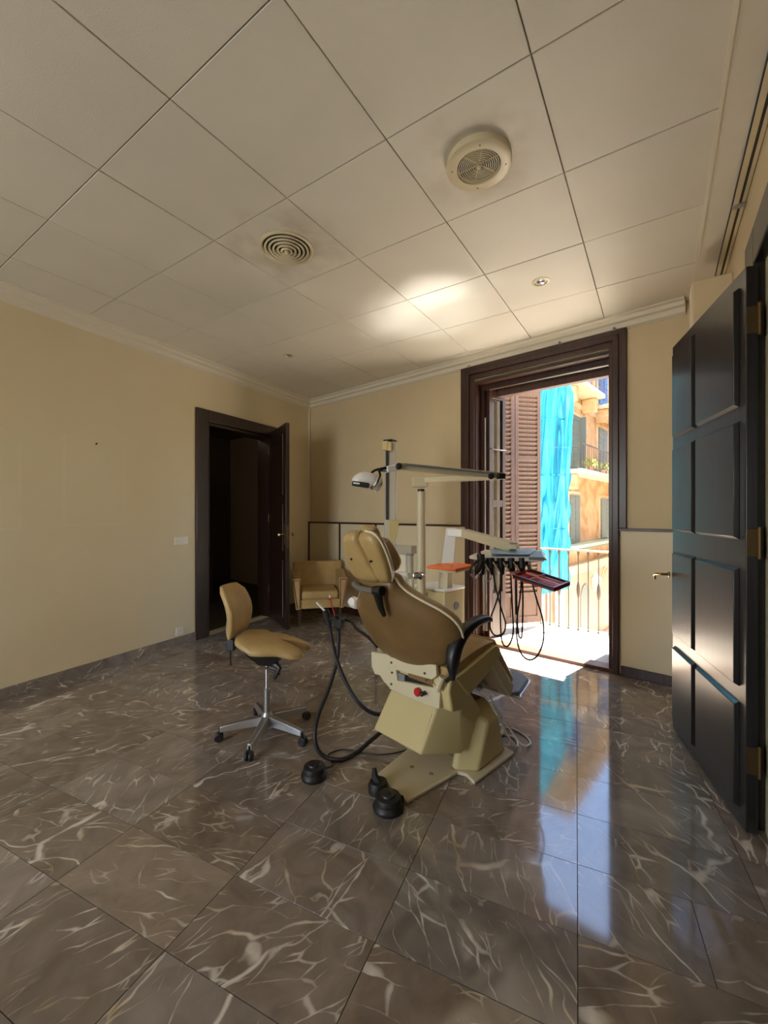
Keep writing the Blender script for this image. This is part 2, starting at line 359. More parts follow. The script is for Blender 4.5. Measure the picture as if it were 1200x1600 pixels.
tr = nn.new('ShaderNodeBsdfTranslucent'); df = nn.new('ShaderNodeBsdfDiffuse'); tp = nn.new('ShaderNodeBsdfTransparent'); tp.inputs[0].default_value = (.5, .9, 1, 1)
ll.new(mc.outputs[2], tr.inputs[0]); ll.new(mc.outputs[2], df.inputs[0])
m1 = nn.new('ShaderNodeMixShader'); m1.inputs[0].default_value = .25; ll.new(df.outputs[0], m1.inputs[1]); ll.new(tr.outputs[0], m1.inputs[2])
m2 = nn.new('ShaderNodeMixShader'); m2.inputs[0].default_value = .12; ll.new(m1.outputs[0], m2.inputs[1]); ll.new(tp.outputs[0], m2.inputs[2])
ll.new(m2.outputs[0], out.inputs[0]); M['net'] = net

# ------------------------------------------------------------------ room shell
T = .42                                       # thickness of the outer wall
XR, YR = .37, -2.6                            # right wall, rear wall
KO0, KO1, ZO = 2.64, 3.925, 2.66              # balcony door opening
def backbox(mb, k0, k1, o0, o1, z0, z1): return mb.box(k0, k1, o0, o1, z0, z1, kb)
def leftbox(mb, k0, k1, o0, o1, z0, z1): return mb.box(k0, k1, o0, o1, z0, z1, lb)
w = MB(); backbox(w, -.4, KO0, 0, T, -.3, 3.3); backbox(w, KO1, 5.2, 0, T, -.3, 3.3); backbox(w, KO0, KO1, 0, T, ZO, 3.3); backbox(w, KO0, KO1, 0, T, -.3, -.012)
wall_back = struct(w.build('wall_back', M['wallB'], smooth=0))
w = MB(); backbox(w, -4.2, 2.54, T + .002, T + .05, -3.6, 6.5); backbox(w, 4.02, 9, T + .002, T + .05, -3.6, 6.5); backbox(w, 2.54, 4.02, T + .002, T + .05, 2.8, 6.5); backbox(w, 2.54, 4.02, T + .002, T + .05, -3.6, -.2)
struct(w.build('trim_outer_render', M['outwall'], smooth=0))
DK0, DK1, DZ = .79, 1.76, 2.285              # hall door opening in the left wall
w = MB(); leftbox(w, -.4, DK0, 0, .18, -.3, 3.0); leftbox(w, DK1, 7.3, 0, .18, -.3, 3.0); leftbox(w, DK0, DK1, 0, .18, DZ, 3.0); leftbox(w, DK0, DK1, 0, .18, -.3, -.012)
wall_left = struct(w.build('wall_left', M['wallL'], smooth=0))
w = MB(); w.box(XR, XR + .2, 2.22, 4.6, -.3, 3.0); w.box(XR, XR + .2, YR, .55, -.3, 3.0); w.box(XR, XR + .2, .55, 2.22, 2.36, 3.0)
wall_right = struct(w.build('wall_right', M['wallB'], smooth=0))
w = MB(); w.box(-4.2, -3.05, YR - .2, YR, -.3, 3.0); w.box(-1.55, XR + .2, YR - .2, YR, -.3, 3.0); w.box(-3.05, -1.55, YR - .2, YR, -.3, .5); w.box(-3.05, -1.55, YR - .2, YR, 2.45, 3.0)
struct(w.build('wall_rear', M['wallL'], smooth=0))

# ceiling: panels laid on a 0.60 m grid, joints recessed
def plan(e, el=None):     # outline of the room in plan, grown by e into the walls
    p = [(-6, YR - e), (XR + e, YR - e), (XR + e, 8), (-6, 8)]
    p = clip(p, CX + NB[0] * e, CY + NB[1] * e, NB[0], NB[1])
    return clip(p, CX + NL[0] * min(e, .15), CY + NL[1] * min(e, .15), NL[0], NL[1])
ceil_root = MB().prism(plan(.12), lambda x, y, z: (x, y, z), H + .012, H + .1).build('ceiling', M['ceilback'], smooth=0); struct(ceil_root)
xs = [-.367 - .5985 * i for i in range(8)]; ys = [.881 + .6015 * i for i in range(-6, 8)]
def in_room(poly, e=0.0):
    poly = clip(poly, CX + DB[0] * 0, CY, NB[0], NB[1])
    poly = clip(poly, CX, CY, NL[0], NL[1])
    poly = clip(poly, XR, 0, 1, 0); return clip(poly, 0, YR, 0, -1)
spans = [(xs[0], .205)] + [(xs[i + 1], xs[i]) for i in range(7)]
def slab(poly, z0, z1, ch, c, up):
    """thin piece with a chamfered edge; poly local to c; the room side is z0"""
    n = len(poly); cx_ = sum(p[0] for p in poly) / n; cy_ = sum(p[1] for p in poly) / n
    ins = []
    for x, y in poly:
        d = math.hypot(cx_ - x, cy_ - y); ins.append((x + (cx_ - x) / d * ch * 1.4, y + (cy_ - y) / d * ch * 1.4))
    s = 1 if up else -1
    zt = z0; zm = z0 - s * ch; zb = z1
    v = [(x, y, zt) for x, y in ins] + [(x, y, zm) for x, y in poly] + [(x, y, zb) for x, y in poly]
    f = [tuple(range(n))] + [(i, n + i, n + (i + 1) % n, (i + 1) % n) for i in range(n)] + [(n + i, 2 * n + i, 2 * n + (i + 1) % n, n + (i + 1) % n) for i in range(n)]
    mb = MB(); mb.add([(a - c[0], b - c[1], z) for a, b, z in v], f); return mb
G = .0022
for (xa, xb) in spans:
    for j in range(len(ys) - 1):
        p = in_room([(xa + G, ys[j] + G), (xb - G, ys[j] + G), (xb - G, ys[j + 1] - G), (xa + G, ys[j + 1] - G)])
        if len(p) < 3: continue
        a = abs(sum(p[i][0] * p[(i + 1) % len(p)][1] - p[(i + 1) % len(p)][0] * p[i][1] for i in range(len(p)))) / 2
        if a < .002: continue
        c = (sum(q[0] for q in p) / len(p), sum(q[1] for q in p) / len(p))
        o = slab(p, H + random.uniform(-.0012, .001), H + .013, .002, c, False).build('panel', M['ceil'], ceil_root, smooth=0)
        o.location = (c[0], c[1], 0)
# plain margin strip along the right wall, with its bead
o = MB().box(.205, XR, YR, 3.9, H - .004, H + .012).build('trim_ceiling_margin', M['ceil'], smooth=0); struct(o)
struct(MB().box(.198, .210, YR, 3.87, H - .010, H + .01).build('trim_ceiling_bead', M['cornice']))
# cornices
def cornice(fn, k0, k1, name):
    prof = [(0, H), (-.115, H), (-.115, H - .012), (-.085, H - .018), (-.078, H - .045), (-.045, H - .05), (-.038, H - .085), (0, H - .10)]
    mb = MB(); mb.prism(prof, lambda o, z, k: fn(k, o, z), k0, k1); struct(mb.build(name, M['cornice'], smooth=0))
cornice(kb, 0, 4.40, 'trim_cornice_back'); cornice(lb, 0, 7.1, 'trim_cornice_left')
struct(MB().tube([kb(.012, -.02, .0), kb(.012, -.02, H - .09)], .011, 8).build('trim_corner_pipe', M['cornice']))
# curtain track along the right edge of the ceiling
tk = thing('curtain_track', 'long white double curtain track along the ceiling edge above the right wall', 'curtain track', (.345, 1.8, H))
MB().box(-.028, -.006, -3.0, 1.72, -.026, -.004).build('rail', M['creamw'], tk, bevel=.002)
MB().box(.006, .022, -3.0, 1.72, -.022, -.004).build('rail', M['creamw'], tk, bevel=.002)
MB().box(-.032, -.027, -3.0, 1.72, -.018, -.001).build('groove', M['black'], tk)
MB().box(-.006, .006, -3.0, 1.72, -.020, -.001).build('groove', M['black'], tk)
for yy in (.94, -.3, -1.5): MB().box(-.030, .026, yy, yy + .03, -.034, -.004).build('bracket', M['alu'], tk, bevel=.003)
# floor: marble tiles 56.5 x 28.7 cm laid at an angle to the walls
floor = struct(MB().prism(plan(.02), lambda x, y, z: (x, y, z), -.16, -.006).build('floor', M['grout'], smooth=0))
FA = math.radians(8.6)
def fr(x, y): return (x * math.cos(FA) - y * math.sin(FA), x * math.sin(FA) + y * math.cos(FA))
nt_ = 0
def in_floor(poly):
    p = in_room(poly)
    return p
for i in range(-9, 4):
    for j in range(-15, 14):
        x0 = .004 + .565 * i; y0 = 1.147 + .2868 * j
        cuts = [(x0, x0 + .565)]
        if i == 0 and j == 1: cuts = [(x0, .355), (.355, x0 + .565)]
        for xa, xb in cuts:
            g_ = .0012
            p = [fr(*q) for q in [(xa + g_, y0 + g_), (xb - g_, y0 + g_), (xb - g_, y0 + .2868 - g_), (xa + g_, y0 + .2868 - g_)]]
            p = in_floor(p)
            if len(p) < 3: continue
            a = abs(sum(p[q][0] * p[(q + 1) % len(p)][1] - p[(q + 1) % len(p)][0] * p[q][1] for q in range(len(p)))) / 2
            if a < .0015: continue
            c = (sum(q[0] for q in p) / len(p), sum(q[1] for q in p) / len(p))
            o = slab(p, random.uniform(-.0002, 0), -.007, .0002, c, True).build('tile', M['marble'], floor, smooth=0)
            o.location = (c[0], c[1], 0); nt_ += 1

# skirtings
def run_box(fn, k0, k1, o0, o1, z0, z1, name, m, bevel=.004): return struct(MB().box(k0, k1, o0, o1, z0, z1, fn).build(name, m, bevel=bevel))
bl = run_box(lb, 1.905, 7.1, -.012, 0, .0, .085, 'baseboard_left', M['marble'], 0)
bl2 = run_box(lb, .0, .63, -.012, 0, .0, .085, 'baseboard_left_corner', M['marble'], 0)
run_box(kb, 0, 2.50, -.045, -.028, 0, .085, 'baseboard_back_left', M['casing'])
run_box(kb, 3.975, 4.6, -.048, -.028, 0, .078, 'baseboard_back_right', M['casing'])
# wainscot on the back wall: boards standing proud, dark battens and rail
wa = struct(run_box(kb, .0, 2.57, -.028, 0, 0, 1.17, 'trim_wainscot_left', M['wains'], 0))
wb = struct(run_box(kb, 3.975, 4.6, -.028, 0, 0, 1.17, 'trim_wainscot_right', M['wains'], 0))
MB().box(.0, 2.57, -.040, 0, 1.17, 1.192, kb).build('chair_rail', M['casing'], wa, bevel=.003)
MB().box(3.96, 4.6, -.040, 0, 1.17, 1.192, kb).build('chair_rail', M['casing'], wb, bevel=.003)
for k in (.018, .659, 1.305, 1.95):
    MB().box(k - .013, k + .013, -.036, -.026, .085, 1.17, kb).build('batten', M['casing'], wa)
# wall box near the far right corner
bx = thing('wall_box', 'plain beige box fixed high on the right wall above the open dark door', 'box', (.28, 3.28, 2.2))
MB().box(-.107, .09, -.1, .1, 0, .54).build('housing', M['wallB'], bx, bevel=.008)
MB().box(-.110, -.104, -.085, .085, .01, .53).build('side_panel', M['cornice'], bx)

# ------------------------------------------------------------------ hall door, left
dr = struct(MB().box(DK1, 1.905, -.025, .02, 0, 2.412, lb).build('door_1', M['darkdoor'], bevel=.006))
MB().box(.66, DK0, -.025, .02, 0, 2.412, lb).build('casing', M['darkdoor'], dr, bevel=.006)
MB().box(DK0, DK1, -.025, .02, DZ, 2.412, lb).build('casing_head', M['darkdoor'], dr, bevel=.006)
MB().box(DK0, DK1, 0, .20, DZ - .03, DZ, lb).build('lining', M['darkdoor'], dr)
MB().box(DK1 - .03, DK1, 0, .20, 0, DZ, lb).build('lining', M['darkdoor'], dr)
MB().box(DK0, DK0 + .03, 0, .20, 0, DZ, lb).build('lining', M['darkdoor'], dr)
hp = Vector((-4.113, 3.63, 0)); fp = Vector((-3.475, 3.305, 0))
dvec = (fp - hp); dl = dvec.length
lf_ = struct(bpy.data.objects.new('door_2', None)); COL.objects.link(lf_); lf_.location = hp; lf_.rotation_euler = (0, 0, math.atan2(dvec.y, dvec.x))
MB().box(0, dl, -.022, .022, .008, 2.33).build('leaf', M['darkdoor'], lf_, bevel=.004)
for s in (-1, 1):
    for z0, z1 in ((.12, .78), (.88, 1.42), (1.52, 2.22)):
        MB().box(.10, dl - .10, s * .022, s * .032, z0, z1).build('door_panel', M['darkdoor'], lf_, bevel=.008)
MB().box(dl - .004, dl + .004, -.012, .012, .92, 1.18).build('lock_plate', M['oldbrass'], lf_)
for s in (-1, 1):
    hd = MB(); hd.lathe([(.004, 0), (.010, .004), (.008, .02), (.007, .045), (.02, .05), (.024, .062), (.016, .075), (.002, .078)], 14, (dl - .06, s * .022, 1.07), (0, s, 0)); hd.build('door_knob', M['brass'], lf_)
    MB().box(dl - .08, dl - .04, s * .022, s * .026, .96, 1.20).build('escutcheon', M['oldbrass'], lf_, bevel=.003)
for z in (.3, 1.2, 2.05): MB().tube([(0, -.03, z), (0, -.03, z + .1)], .008, 8).build('hinge', M['oldbrass'], lf_)
# dark hall behind
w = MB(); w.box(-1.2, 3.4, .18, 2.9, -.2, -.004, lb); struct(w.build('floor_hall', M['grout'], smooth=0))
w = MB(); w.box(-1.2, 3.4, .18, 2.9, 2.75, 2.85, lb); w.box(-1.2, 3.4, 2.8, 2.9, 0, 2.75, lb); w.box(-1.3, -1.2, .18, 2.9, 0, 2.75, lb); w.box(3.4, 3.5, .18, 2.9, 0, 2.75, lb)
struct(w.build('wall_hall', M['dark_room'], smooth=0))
cab = thing('hall_cabinet', 'tall brown wooden cabinet in the dark hall beyond the left door', 'cabinet', lb(.55, 2.25, 0), math.atan2(-DL[1], -DL[0]))
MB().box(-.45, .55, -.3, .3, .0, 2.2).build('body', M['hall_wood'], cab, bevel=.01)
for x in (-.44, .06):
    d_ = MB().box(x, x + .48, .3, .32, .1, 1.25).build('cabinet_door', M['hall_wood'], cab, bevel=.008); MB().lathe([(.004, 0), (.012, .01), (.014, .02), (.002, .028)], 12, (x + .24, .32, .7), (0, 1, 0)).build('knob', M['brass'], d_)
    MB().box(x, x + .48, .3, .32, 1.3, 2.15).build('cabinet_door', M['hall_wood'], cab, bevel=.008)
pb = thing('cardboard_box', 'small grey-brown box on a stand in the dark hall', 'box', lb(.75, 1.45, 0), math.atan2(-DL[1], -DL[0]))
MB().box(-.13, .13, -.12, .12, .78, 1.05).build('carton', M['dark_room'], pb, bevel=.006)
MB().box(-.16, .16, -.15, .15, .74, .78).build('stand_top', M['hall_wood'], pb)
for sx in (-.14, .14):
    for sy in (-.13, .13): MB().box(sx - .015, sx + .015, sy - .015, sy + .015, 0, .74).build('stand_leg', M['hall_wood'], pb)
hl_d = bpy.data.lights.new('hall_fill_light', 'POINT'); hl_d.energy = 2.2; hl_d.color = (1, .8, .6); hl_d.shadow_soft_size = .1  # added fill lamp without a known fixture, lifts the unlit hall a little
hl = bpy.data.objects.new('hall_fill_light', hl_d); COL.objects.link(hl); hl.location = lb(1.6, .9, 2.6)
# sockets on the left wall
def socket(k, z, double, label):
    t = thing('wall_switch' if double else 'wall_socket', label, 'socket', lb(k, 0, z), math.atan2(-DL[1], -DL[0]))
    wd = .078 if double else .04
    # local x runs along the wall towards the camera, local -y into the room ... sign resolved by sgn
    MB().box(-wd, wd, .0, .009, -.04, .04).build('plate', M['plastic_wh'], t, bevel=.004)
    cs_ = [.038] if double else [0]
    for x in cs_:
        MB().lathe([(.026, 0), (.026, .004), (.020, .004), (.018, -.003), (.001, -.004)], 20, (x, .009, 0), (0, 1, 0)).build('outlet', M['white'], t)
        for q in (-.008, .008): MB().lathe([(.003, 0), (.003, .002)], 8, (x + q, .010, 0), (0, 1, 0)).build('pin_hole', M['black'], t)
    if double: MB().box(-.068, -.008, .009, .013, -.030, .030).build('rocker', M['white'], t, bevel=.003)
socket(2.068, 1.037, True, 'white double wall plate with outlet and light switch left of the dark hall door')
socket(2.089, .139, False, 'small white single power socket just above the marble skirting')
# nail and picture marks on the left wall
n_ = thing('wall_nail', 'small dark nail in the bare left wall above a faint picture outline', 'nail', lb(2.858, 0, 1.889))
MB().tube([(0, 0, 0), (.016, .0, .004)], .006, 8).build('shank', M['black'], n_)

# ------------------------------------------------------------------ balcony door in the back wall
bd = struct(bpy.data.objects.new('door_3', None)); COL.objects.link(bd)
def kbx(name, k0, k1, o0, o1, z0, z1, m='casing', bevel=.004, par=bd): return MB().box(k0, k1, o0, o1, z0, z1, kb).build(name, M[m], par, bevel=bevel)
# moulded casing (three steps), full height to the floor inside the wainscot, outer band above the rail
for nm, a, b_, d in (('outer', .0, .055, .030), ('mid', .055, .10, .042), ('inner', .10, .15, .026)):
    kbx('casing_' + nm, 2.491 + a, 2.491 + b_, -d, 0, 1.192 if nm == 'outer' else 0, 2.831 - a)
    kbx('casing_' + nm, 4.013 - b_ + (0 if nm != 'inner' else .02), 4.013 - a, -d, 0, 1.192 if nm == 'outer' else 0, 2.831 - a)
    kbx('casing_' + nm, 2.491 + a, 4.013 - a, -d, 0, 2.831 - b_, 2.831 - a)
# lining of the reveal
kbx('lining', KO0 - .02, KO0 + .012, 0, T, 0, ZO); kbx('lining', KO1 - .012, KO1 + .02, 0, T, 0, ZO)
kbx('lining_head', KO0, KO1, 0, T, ZO - .022, ZO + .02)
kbx('head_rail', KO0, KO1, .10, .15, ZO - .075, ZO - .02, bevel=.006)
kbx('head_rail', KO0, KO1, .26, .34, ZO - .12, ZO - .02, 'shutter', .006)
kbx('threshold', KO0, KO1, -.035, .11, -.01, .030, 'sill', .005)
kbx('threshold_stone', KO0, KO1, .11, T, -.01, .012, 'balc', .003)
# left leaf, folded in two against the reveal
def leaf(ax, ay, bx_, by_, z0, z1, name, glassy=True, thick=.04, handle=False, m='casing'):
    a = kb(ax, ay, 0); b_ = kb(bx_, by_, 0); d = b_ - a
    r = struct(bpy.data.objects.new(name, None)); COL.objects.link(r); r.location = a; r.rotation_euler = (0, 0, math.atan2(d.y, d.x)); r.parent = None
    L = d.length; st = .055; h_ = thick / 2
    for x in (0, L - st): MB().box(x, x + st, -h_, h_, z0, z1).build('stile', M[m], r, bevel=.004)
    for a_, b2 in ((z0, z0 + .45), (z1 - .09, z1), (z0 + 1.35, z0 + 1.42)): MB().box(st, L - st, -h_, h_, a_, b2).build('rail', M[m], r, bevel=.003)
    for a_, b2 in ((z0 + .45, z0 + 1.35), (z0 + 1.42, z1 - .09)): MB().box(st, L - st, -.003, .003, a_, b2).build('pane', M['glass'], r)
    return r, L
r1, L1 = leaf(2.672, .10, 2.70, .40, .03, 2.60, 'door_4')
r2, L2 = leaf(2.725, .12, 2.775, .40, .03, 2.60, 'door_5')
MB().tube([(0.02, -.03, 1.98), (.15, -.05, 1.97), (.26, -.04, 1.98)], .008, 8).build('hook', M['blackiron'], r2)
MB().tube([(.0, -.035, .4), (.0, -.035, 2.3)], .007, 8).build('bolt_rod', M['iron'], r1)
# right leaf, opened outwards so that its meeting stile points at the room
r3, L3 = leaf(3.895, .085, 3.803, .52, .03, 2.60, 'door_6')
hx = -.006
MB().box(hx - .006, hx, -.016, .016, .98, 1.14).build('escutcheon', M['brass'], r3, bevel=.003)
MB().box(hx - .009, hx - .005, -.006, .006, 1.0, 1.06).build('keyhole', M['black'], r3)
MB().tube([(hx - .02, 0, 1.13), (hx - .03, .0, 1.17), (hx - .032, 0, 1.24), (hx - .022, 0, 1.30)], [.007, .01, .011, .006], 10, smooth=3).build('handle', M['brass'], r3)
for z in (1.13, 1.30): MB().tube([(hx + .004, 0, z), (hx - .03, 0, z)], .006, 8).build('handle_stem', M['brass'], r3)
# three small curtain hooks on the cornice above the balcony door
for i, (u, v, lab) in enumerate(((740, 563, 'leftmost of the three small metal hooks on the cornice above the balcony door'), (897, 520, 'middle of the three small metal hooks on the cornice above the balcony door'), (968, 503, 'rightmost of the three small metal hooks on the cornice above the balcony door'))):
    k = (2.60, 3.50, 3.93)[i]
    t = thing('curtain_hook', lab, 'hook', kb(k, -.04, H - .085), group='hooks on the cornice above the balcony door')
    MB().lathe([(.012, 0), (.012, .006), (.005, .008), (.005, .02), (.010, .024), (.004, .034)], 12, (0, 0, 0), (-NB[0], -NB[1], 0)).build('stud', M['alu'], t)
    MB().tube([(0, 0, -.0), (-NB[0] * .02, -NB[1] * .02, -.012), (-NB[0] * .035, -NB[1] * .035, 0)], .003, 8, smooth=3).build('prong', M['alu'], t)

# louvred shutter folded open outside
def shutter(p0, p1, name, label):
    a = kb(*p0, 0); b_ = kb(*p1, 0); d = b_ - a; L = d.length
    t = thing(name, label, 'shutter', (a.x, a.y, 0), math.atan2(d.y, d.x))
    st = .045; wl_ = (L - .012) / 2
    mesh_slat = None
    for q in range(2):
        x0 = q * (wl_ + .012)
        fr_ = MB()
        fr_.box(x0, x0 + st, -.018, .018, .04, 2.745); fr_.box(x0 + wl_ - st, x0 + wl_, -.018, .018, .04, 2.745)
        for z0, z1 in ((.04, .12), (.345, .395), (1.125, 1.185), (1.935, 1.98), (2.69, 2.745)): fr_.box(x0 + st, x0 + wl_ - st, -.018, .018, z0, z1)
        f_ = fr_.build('leaf_frame', M['shutter'], t, bevel=.003)
        MB().box(x0 + st, x0 + wl_ - st, -.008, .008, .12, .345).build('panel', M['shutter'], f_, bevel=.002)
        for z0, z1, n in ((.395, 1.125, 15), (1.185, 1.935, 15), (1.98, 2.69, 14)):
            for i in range(n):
                z = z0 + (i + .5) * (z1 - z0) / n
                if mesh_slat is None:
                    wv = wl_ - 2 * st; mb = MB()
                    y, h = .019, .0225
                    mb.prism([(-y, h + .005), (-y, h), (y - .006, -h - .006), (y, -h - .006), (y, -h), (-y + .007, h + .005)], lambda a2, b2, tt: (tt, a2, b2), 0, wv)
                    so = mb.build('slat', M['shutter'], f_, smooth=0); mesh_slat = so.data; so.location = (x0 + st, 0, z)
                else: share('slat', mesh_slat, f_, (x0 + st, 0, z))
    for z in (.5, 1.6, 2.5):
        MB().tube([(-.01, 0, z), (-.01, 0, z + .07)], .009, 8).build('hinge', M['blackiron'], t)
    MB().box(-.03, 0, -.006, .006, 2.50, 2.54).build('hinge_arm', M['blackiron'], t)
    return t
shutter((2.531, .47 + .03), (2.92, 1.05), 'window_shutter', 'brown louvred folding shutter standing open on the balcony left of the blue netting')

# balcony
bal = struct(MB().box(1.6, 4.9, T + .05, 1.20, -.16, -.012, kb).build('floor_balcony', M['balc'], bevel=.01))
rl = thing('balcony_railing', 'pale iron balcony railing with thin balusters and bulbs outside the door', 'railing', kb(3, 1.10, 0), math.atan2(DB[1], DB[0]))
MB().box(-1.35, 1.85, -.018, .018, .885, .905).build('top_rail', M['iron'], rl, bevel=.004)
MB().box(-1.35, 1.85, -.010, .010, .015, .03).build('bottom_rail', M['iron'], rl)
def baluster(bulb):
    pr = [(.012, .0), (.016, .012), (.009, .03), (.0065, .05)]
    if bulb: pr += [(.007, .36), (.012, .38), (.019, .42), (.021, .46), (.018, .50), (.011, .53), (.0065, .55)]
    pr += [(.0065, .83), (.010, .85), (.014, .87), (.014, .886)]
    mb = MB(); mb.lathe(pr, 10); return mb
b0 = baluster(False).build('baluster', M['baluster'], rl); b1 = baluster(True).build('baluster', M['baluster'], rl)
b0.location = (.02, 0, .0); b1.location = (.02 + .104 * 3, 0, 0)
for i in range(-12, 17):
    if i in (0, 3): continue
    share('baluster', (b1 if i % 2 else b0).data, rl, (.02 + .104 * i, 0, 0))

# ------------------------------------------------------------------ open dark panelled door leaf on the right
la = Vector((.073, 3.095, 0)); lbv = Vector((.320, 2.166, 0)); dd = (lbv - la).normalized(); LL = .885
dl_root = struct(bpy.data.objects.new('door_7', None)); COL.objects.link(dl_root); dl_root.location = la; dl_root.rotation_euler = (0, 0, math.atan2(dd.y, dd.x))
# local +x towards the hinge (near the camera); the room side is local -y
MB().box(0, LL, 0, .04, .008, 2.328).build('leaf', M['leaf'], dl_root, bevel=.003)
pan = MB(); side = -1
def raised(x0, x1, z0, z1, y0, y1, ch=.012):
    mb = MB(); a = [(x0, y0, z0), (x1, y0, z0), (x1, y0, z1), (x0, y0, z1)]; b_ = [(x0 + ch, y1, z0 + ch), (x1 - ch * .3, y1, z0 + ch), (x1 - ch * .3, y1, z1 - ch), (x0 + ch, y1, z1 - ch)]
    return mb.loft([a, b_])
for (x0, x1) in ((.045, .360), (.400, .800 + .03)):
    for (z0, z1) in ((1.765, 2.268), (1.205, 1.705), (.585, 1.085), (.075, .520)):
        raised(x0, x1, z0, z1, 0, -.020).build('door_panel', M['leaf'], dl_root, bevel=.002)
        raised(x0, x1, z0, z1, .04, .062).build('door_panel', M['leaf'], dl_root, bevel=.002)
for z in (.25, 1.14, 1.92 + .13):
    MB().box(LL, LL + .003, .002, .038, z, z + .11).build('hinge_plate', M['oldbrass'], dl_root)
    MB().tube([(LL + .006, .042, z - .01), (LL + .006, .042, z + .12)], .008, 8).build('hinge_pin', M['oldbrass'], dl_root)
hm = MB(); hm.tube([(.035, -.024, .945), (.035, -.075, .945)], .008, 10); hm.tube([(.035, -.070, .945), (.030, -.078, .945), (-.01, -.088, .938), (-.045, -.085, .925), (-.055, -.078, .900)], [.008, .008, .007, .007, .006], 10, smooth=4)
hm.build('handle', M['brass'], dl_root)
MB().lathe([(.018, 0), (.018, .004), (.010, .008)], 16, (.035, -.028, .945), (0, -1, 0)).build('rose', M['brass'], dl_root)
MB().box(.02, .07, .062, .066, .9, 1.08).build('escutcheon', M['brass'], dl_root, bevel=.003)
# casing of that doorway and the closed second leaf
dc = struct(MB().box(XR - .04, XR, 2.30, 2.50, 0, 2.52).build('door_8', M['leaf'], bevel=.006))
MB().box(XR - .04, XR, .35, 2.30, 2.36, 2.52).build('casing_head', M['leaf'], dc, bevel=.006)
MB().box(XR - .04, XR, .35, .55, 0, 2.36).build('casing', M['leaf'], dc, bevel=.006)
MB().box(XR, XR + .2, 2.20, 2.24, 0, 2.36).build('lining', M['leaf'], dc)
MB().box(XR + .05, XR + .09, .55, 2.2, .008, 2.35).build('closed_leaf', M['leaf'], dc)
for z in (.25, 1.14, 2.05): MB().box(XR - .043, XR - .040, 2.30, 2.34, z, z + .11).build('hinge_plate', M['oldbrass'], dc)

# ------------------------------------------------------------------ ceiling fittings
v = thing('round_vent', 'larger cream round ceiling vent with many fine rings and a raised rim', 'vent', (-.674, 1.796, H))
MB().lathe([(.140, .0), (.143, -.012), (.143, -.030), (.134, -.036), (.098, -.036), (.094, -.030), (.094, 0)], 48).build('rim', M['creamw'], v)
MB().lathe([(.096, -.018), (.001, -.018)], 32).build('cavity', M['black'], v)
for i in range(9):
    r = .090 - i * .0090
    MB().lathe([(r, -.0295), (r - .0006, -.032), (r - .0022, -.0325), (r - .0036, -.032), (r - .0040, -.0295)], 40).build('ring', M['creamw'], v)
MB().lathe([(.010, -.012), (.011, -.034), (.006, -.040), (.001, -.041)], 16).build('hub', M['creamw'], v)
for a in (.4, 1.97, 3.54, 5.11): MB().lathe([(.003, -.036), (.003, -.038), (.001, -.0385)], 8, (.118 * math.cos(a), .118 * math.sin(a), 0)).build('screw', M['oldbrass'], v)
for a in range(3): MB().bar((.09 * math.cos(a * PI / 3), .09 * math.sin(a * PI / 3), -.018), (-.09 * math.cos(a * PI / 3), -.09 * math.sin(a * PI / 3), -.018), .004, .006).build('spoke', M['creamw'], v)
v = thing('round_diffuser', 'smaller round ceiling diffuser with dark wide concentric rings and stains around it', 'vent', (-1.861, 1.762, H))
MB().lathe([(.160, .0), (.160, -.006), (.148, -.012), (.138, -.004), (.138, 0)], 48).build('rim', M['creamw'], v)
MB().lathe([(.138, -.003), (.001, -.003)], 32).build('cavity', M['black'], v)
for i in range(5):
    r = .128 - i * .024
    MB().lathe([(r, -.004), (r + .004, -.012 - i * .002), (r - .002, -.016 - i * .003), (r - .010, -.010 - i * .002), (r - .008, -.004)], 40).build('ring', M['creamw'], v)
MB().lathe([(.002, -.004), (.014, -.02), (.010, -.03), (.001, -.034)], 20).build('hub', M['creamw'], v)
def downlight(x, y, r, label):
    t = thing('downlight', label, 'ceiling light', (x, y, H), group='recessed ceiling spotlights')
    MB().lathe([(r, 0), (r, -.004), (r * .72, -.008), (r * .66, .0), (r * .66, .012)], 28).build('ring', M['creamw'], t)
    MB().lathe([(r * .66, -.002), (r * .6, .004), (r * .4, -.004), (r * .05, -.006)], 20).build('bulb', M['chrome'], t)
    MB().lathe([(r * .3, -.006), (r * .28, -.016), (r * .05, -.018)], 16, (r * .1, 0, 0)).build('lamp_cap', M['alu'], t)
downlight(-.673, 2.975, .058, 'recessed spotlight in the ceiling nearer the balcony door')
downlight(-3.102, 2.972, .056, 'recessed spotlight in the ceiling near the far left corner')

# ------------------------------------------------------------------ armchair in the corner
fwd = Vector((.80, -.60, 0))
ac = thing('armchair', 'ochre leather armchair with blond wooden arm fronts in the corner', 'armchair', (-3.49, 3.83, 0), math.radians(46))
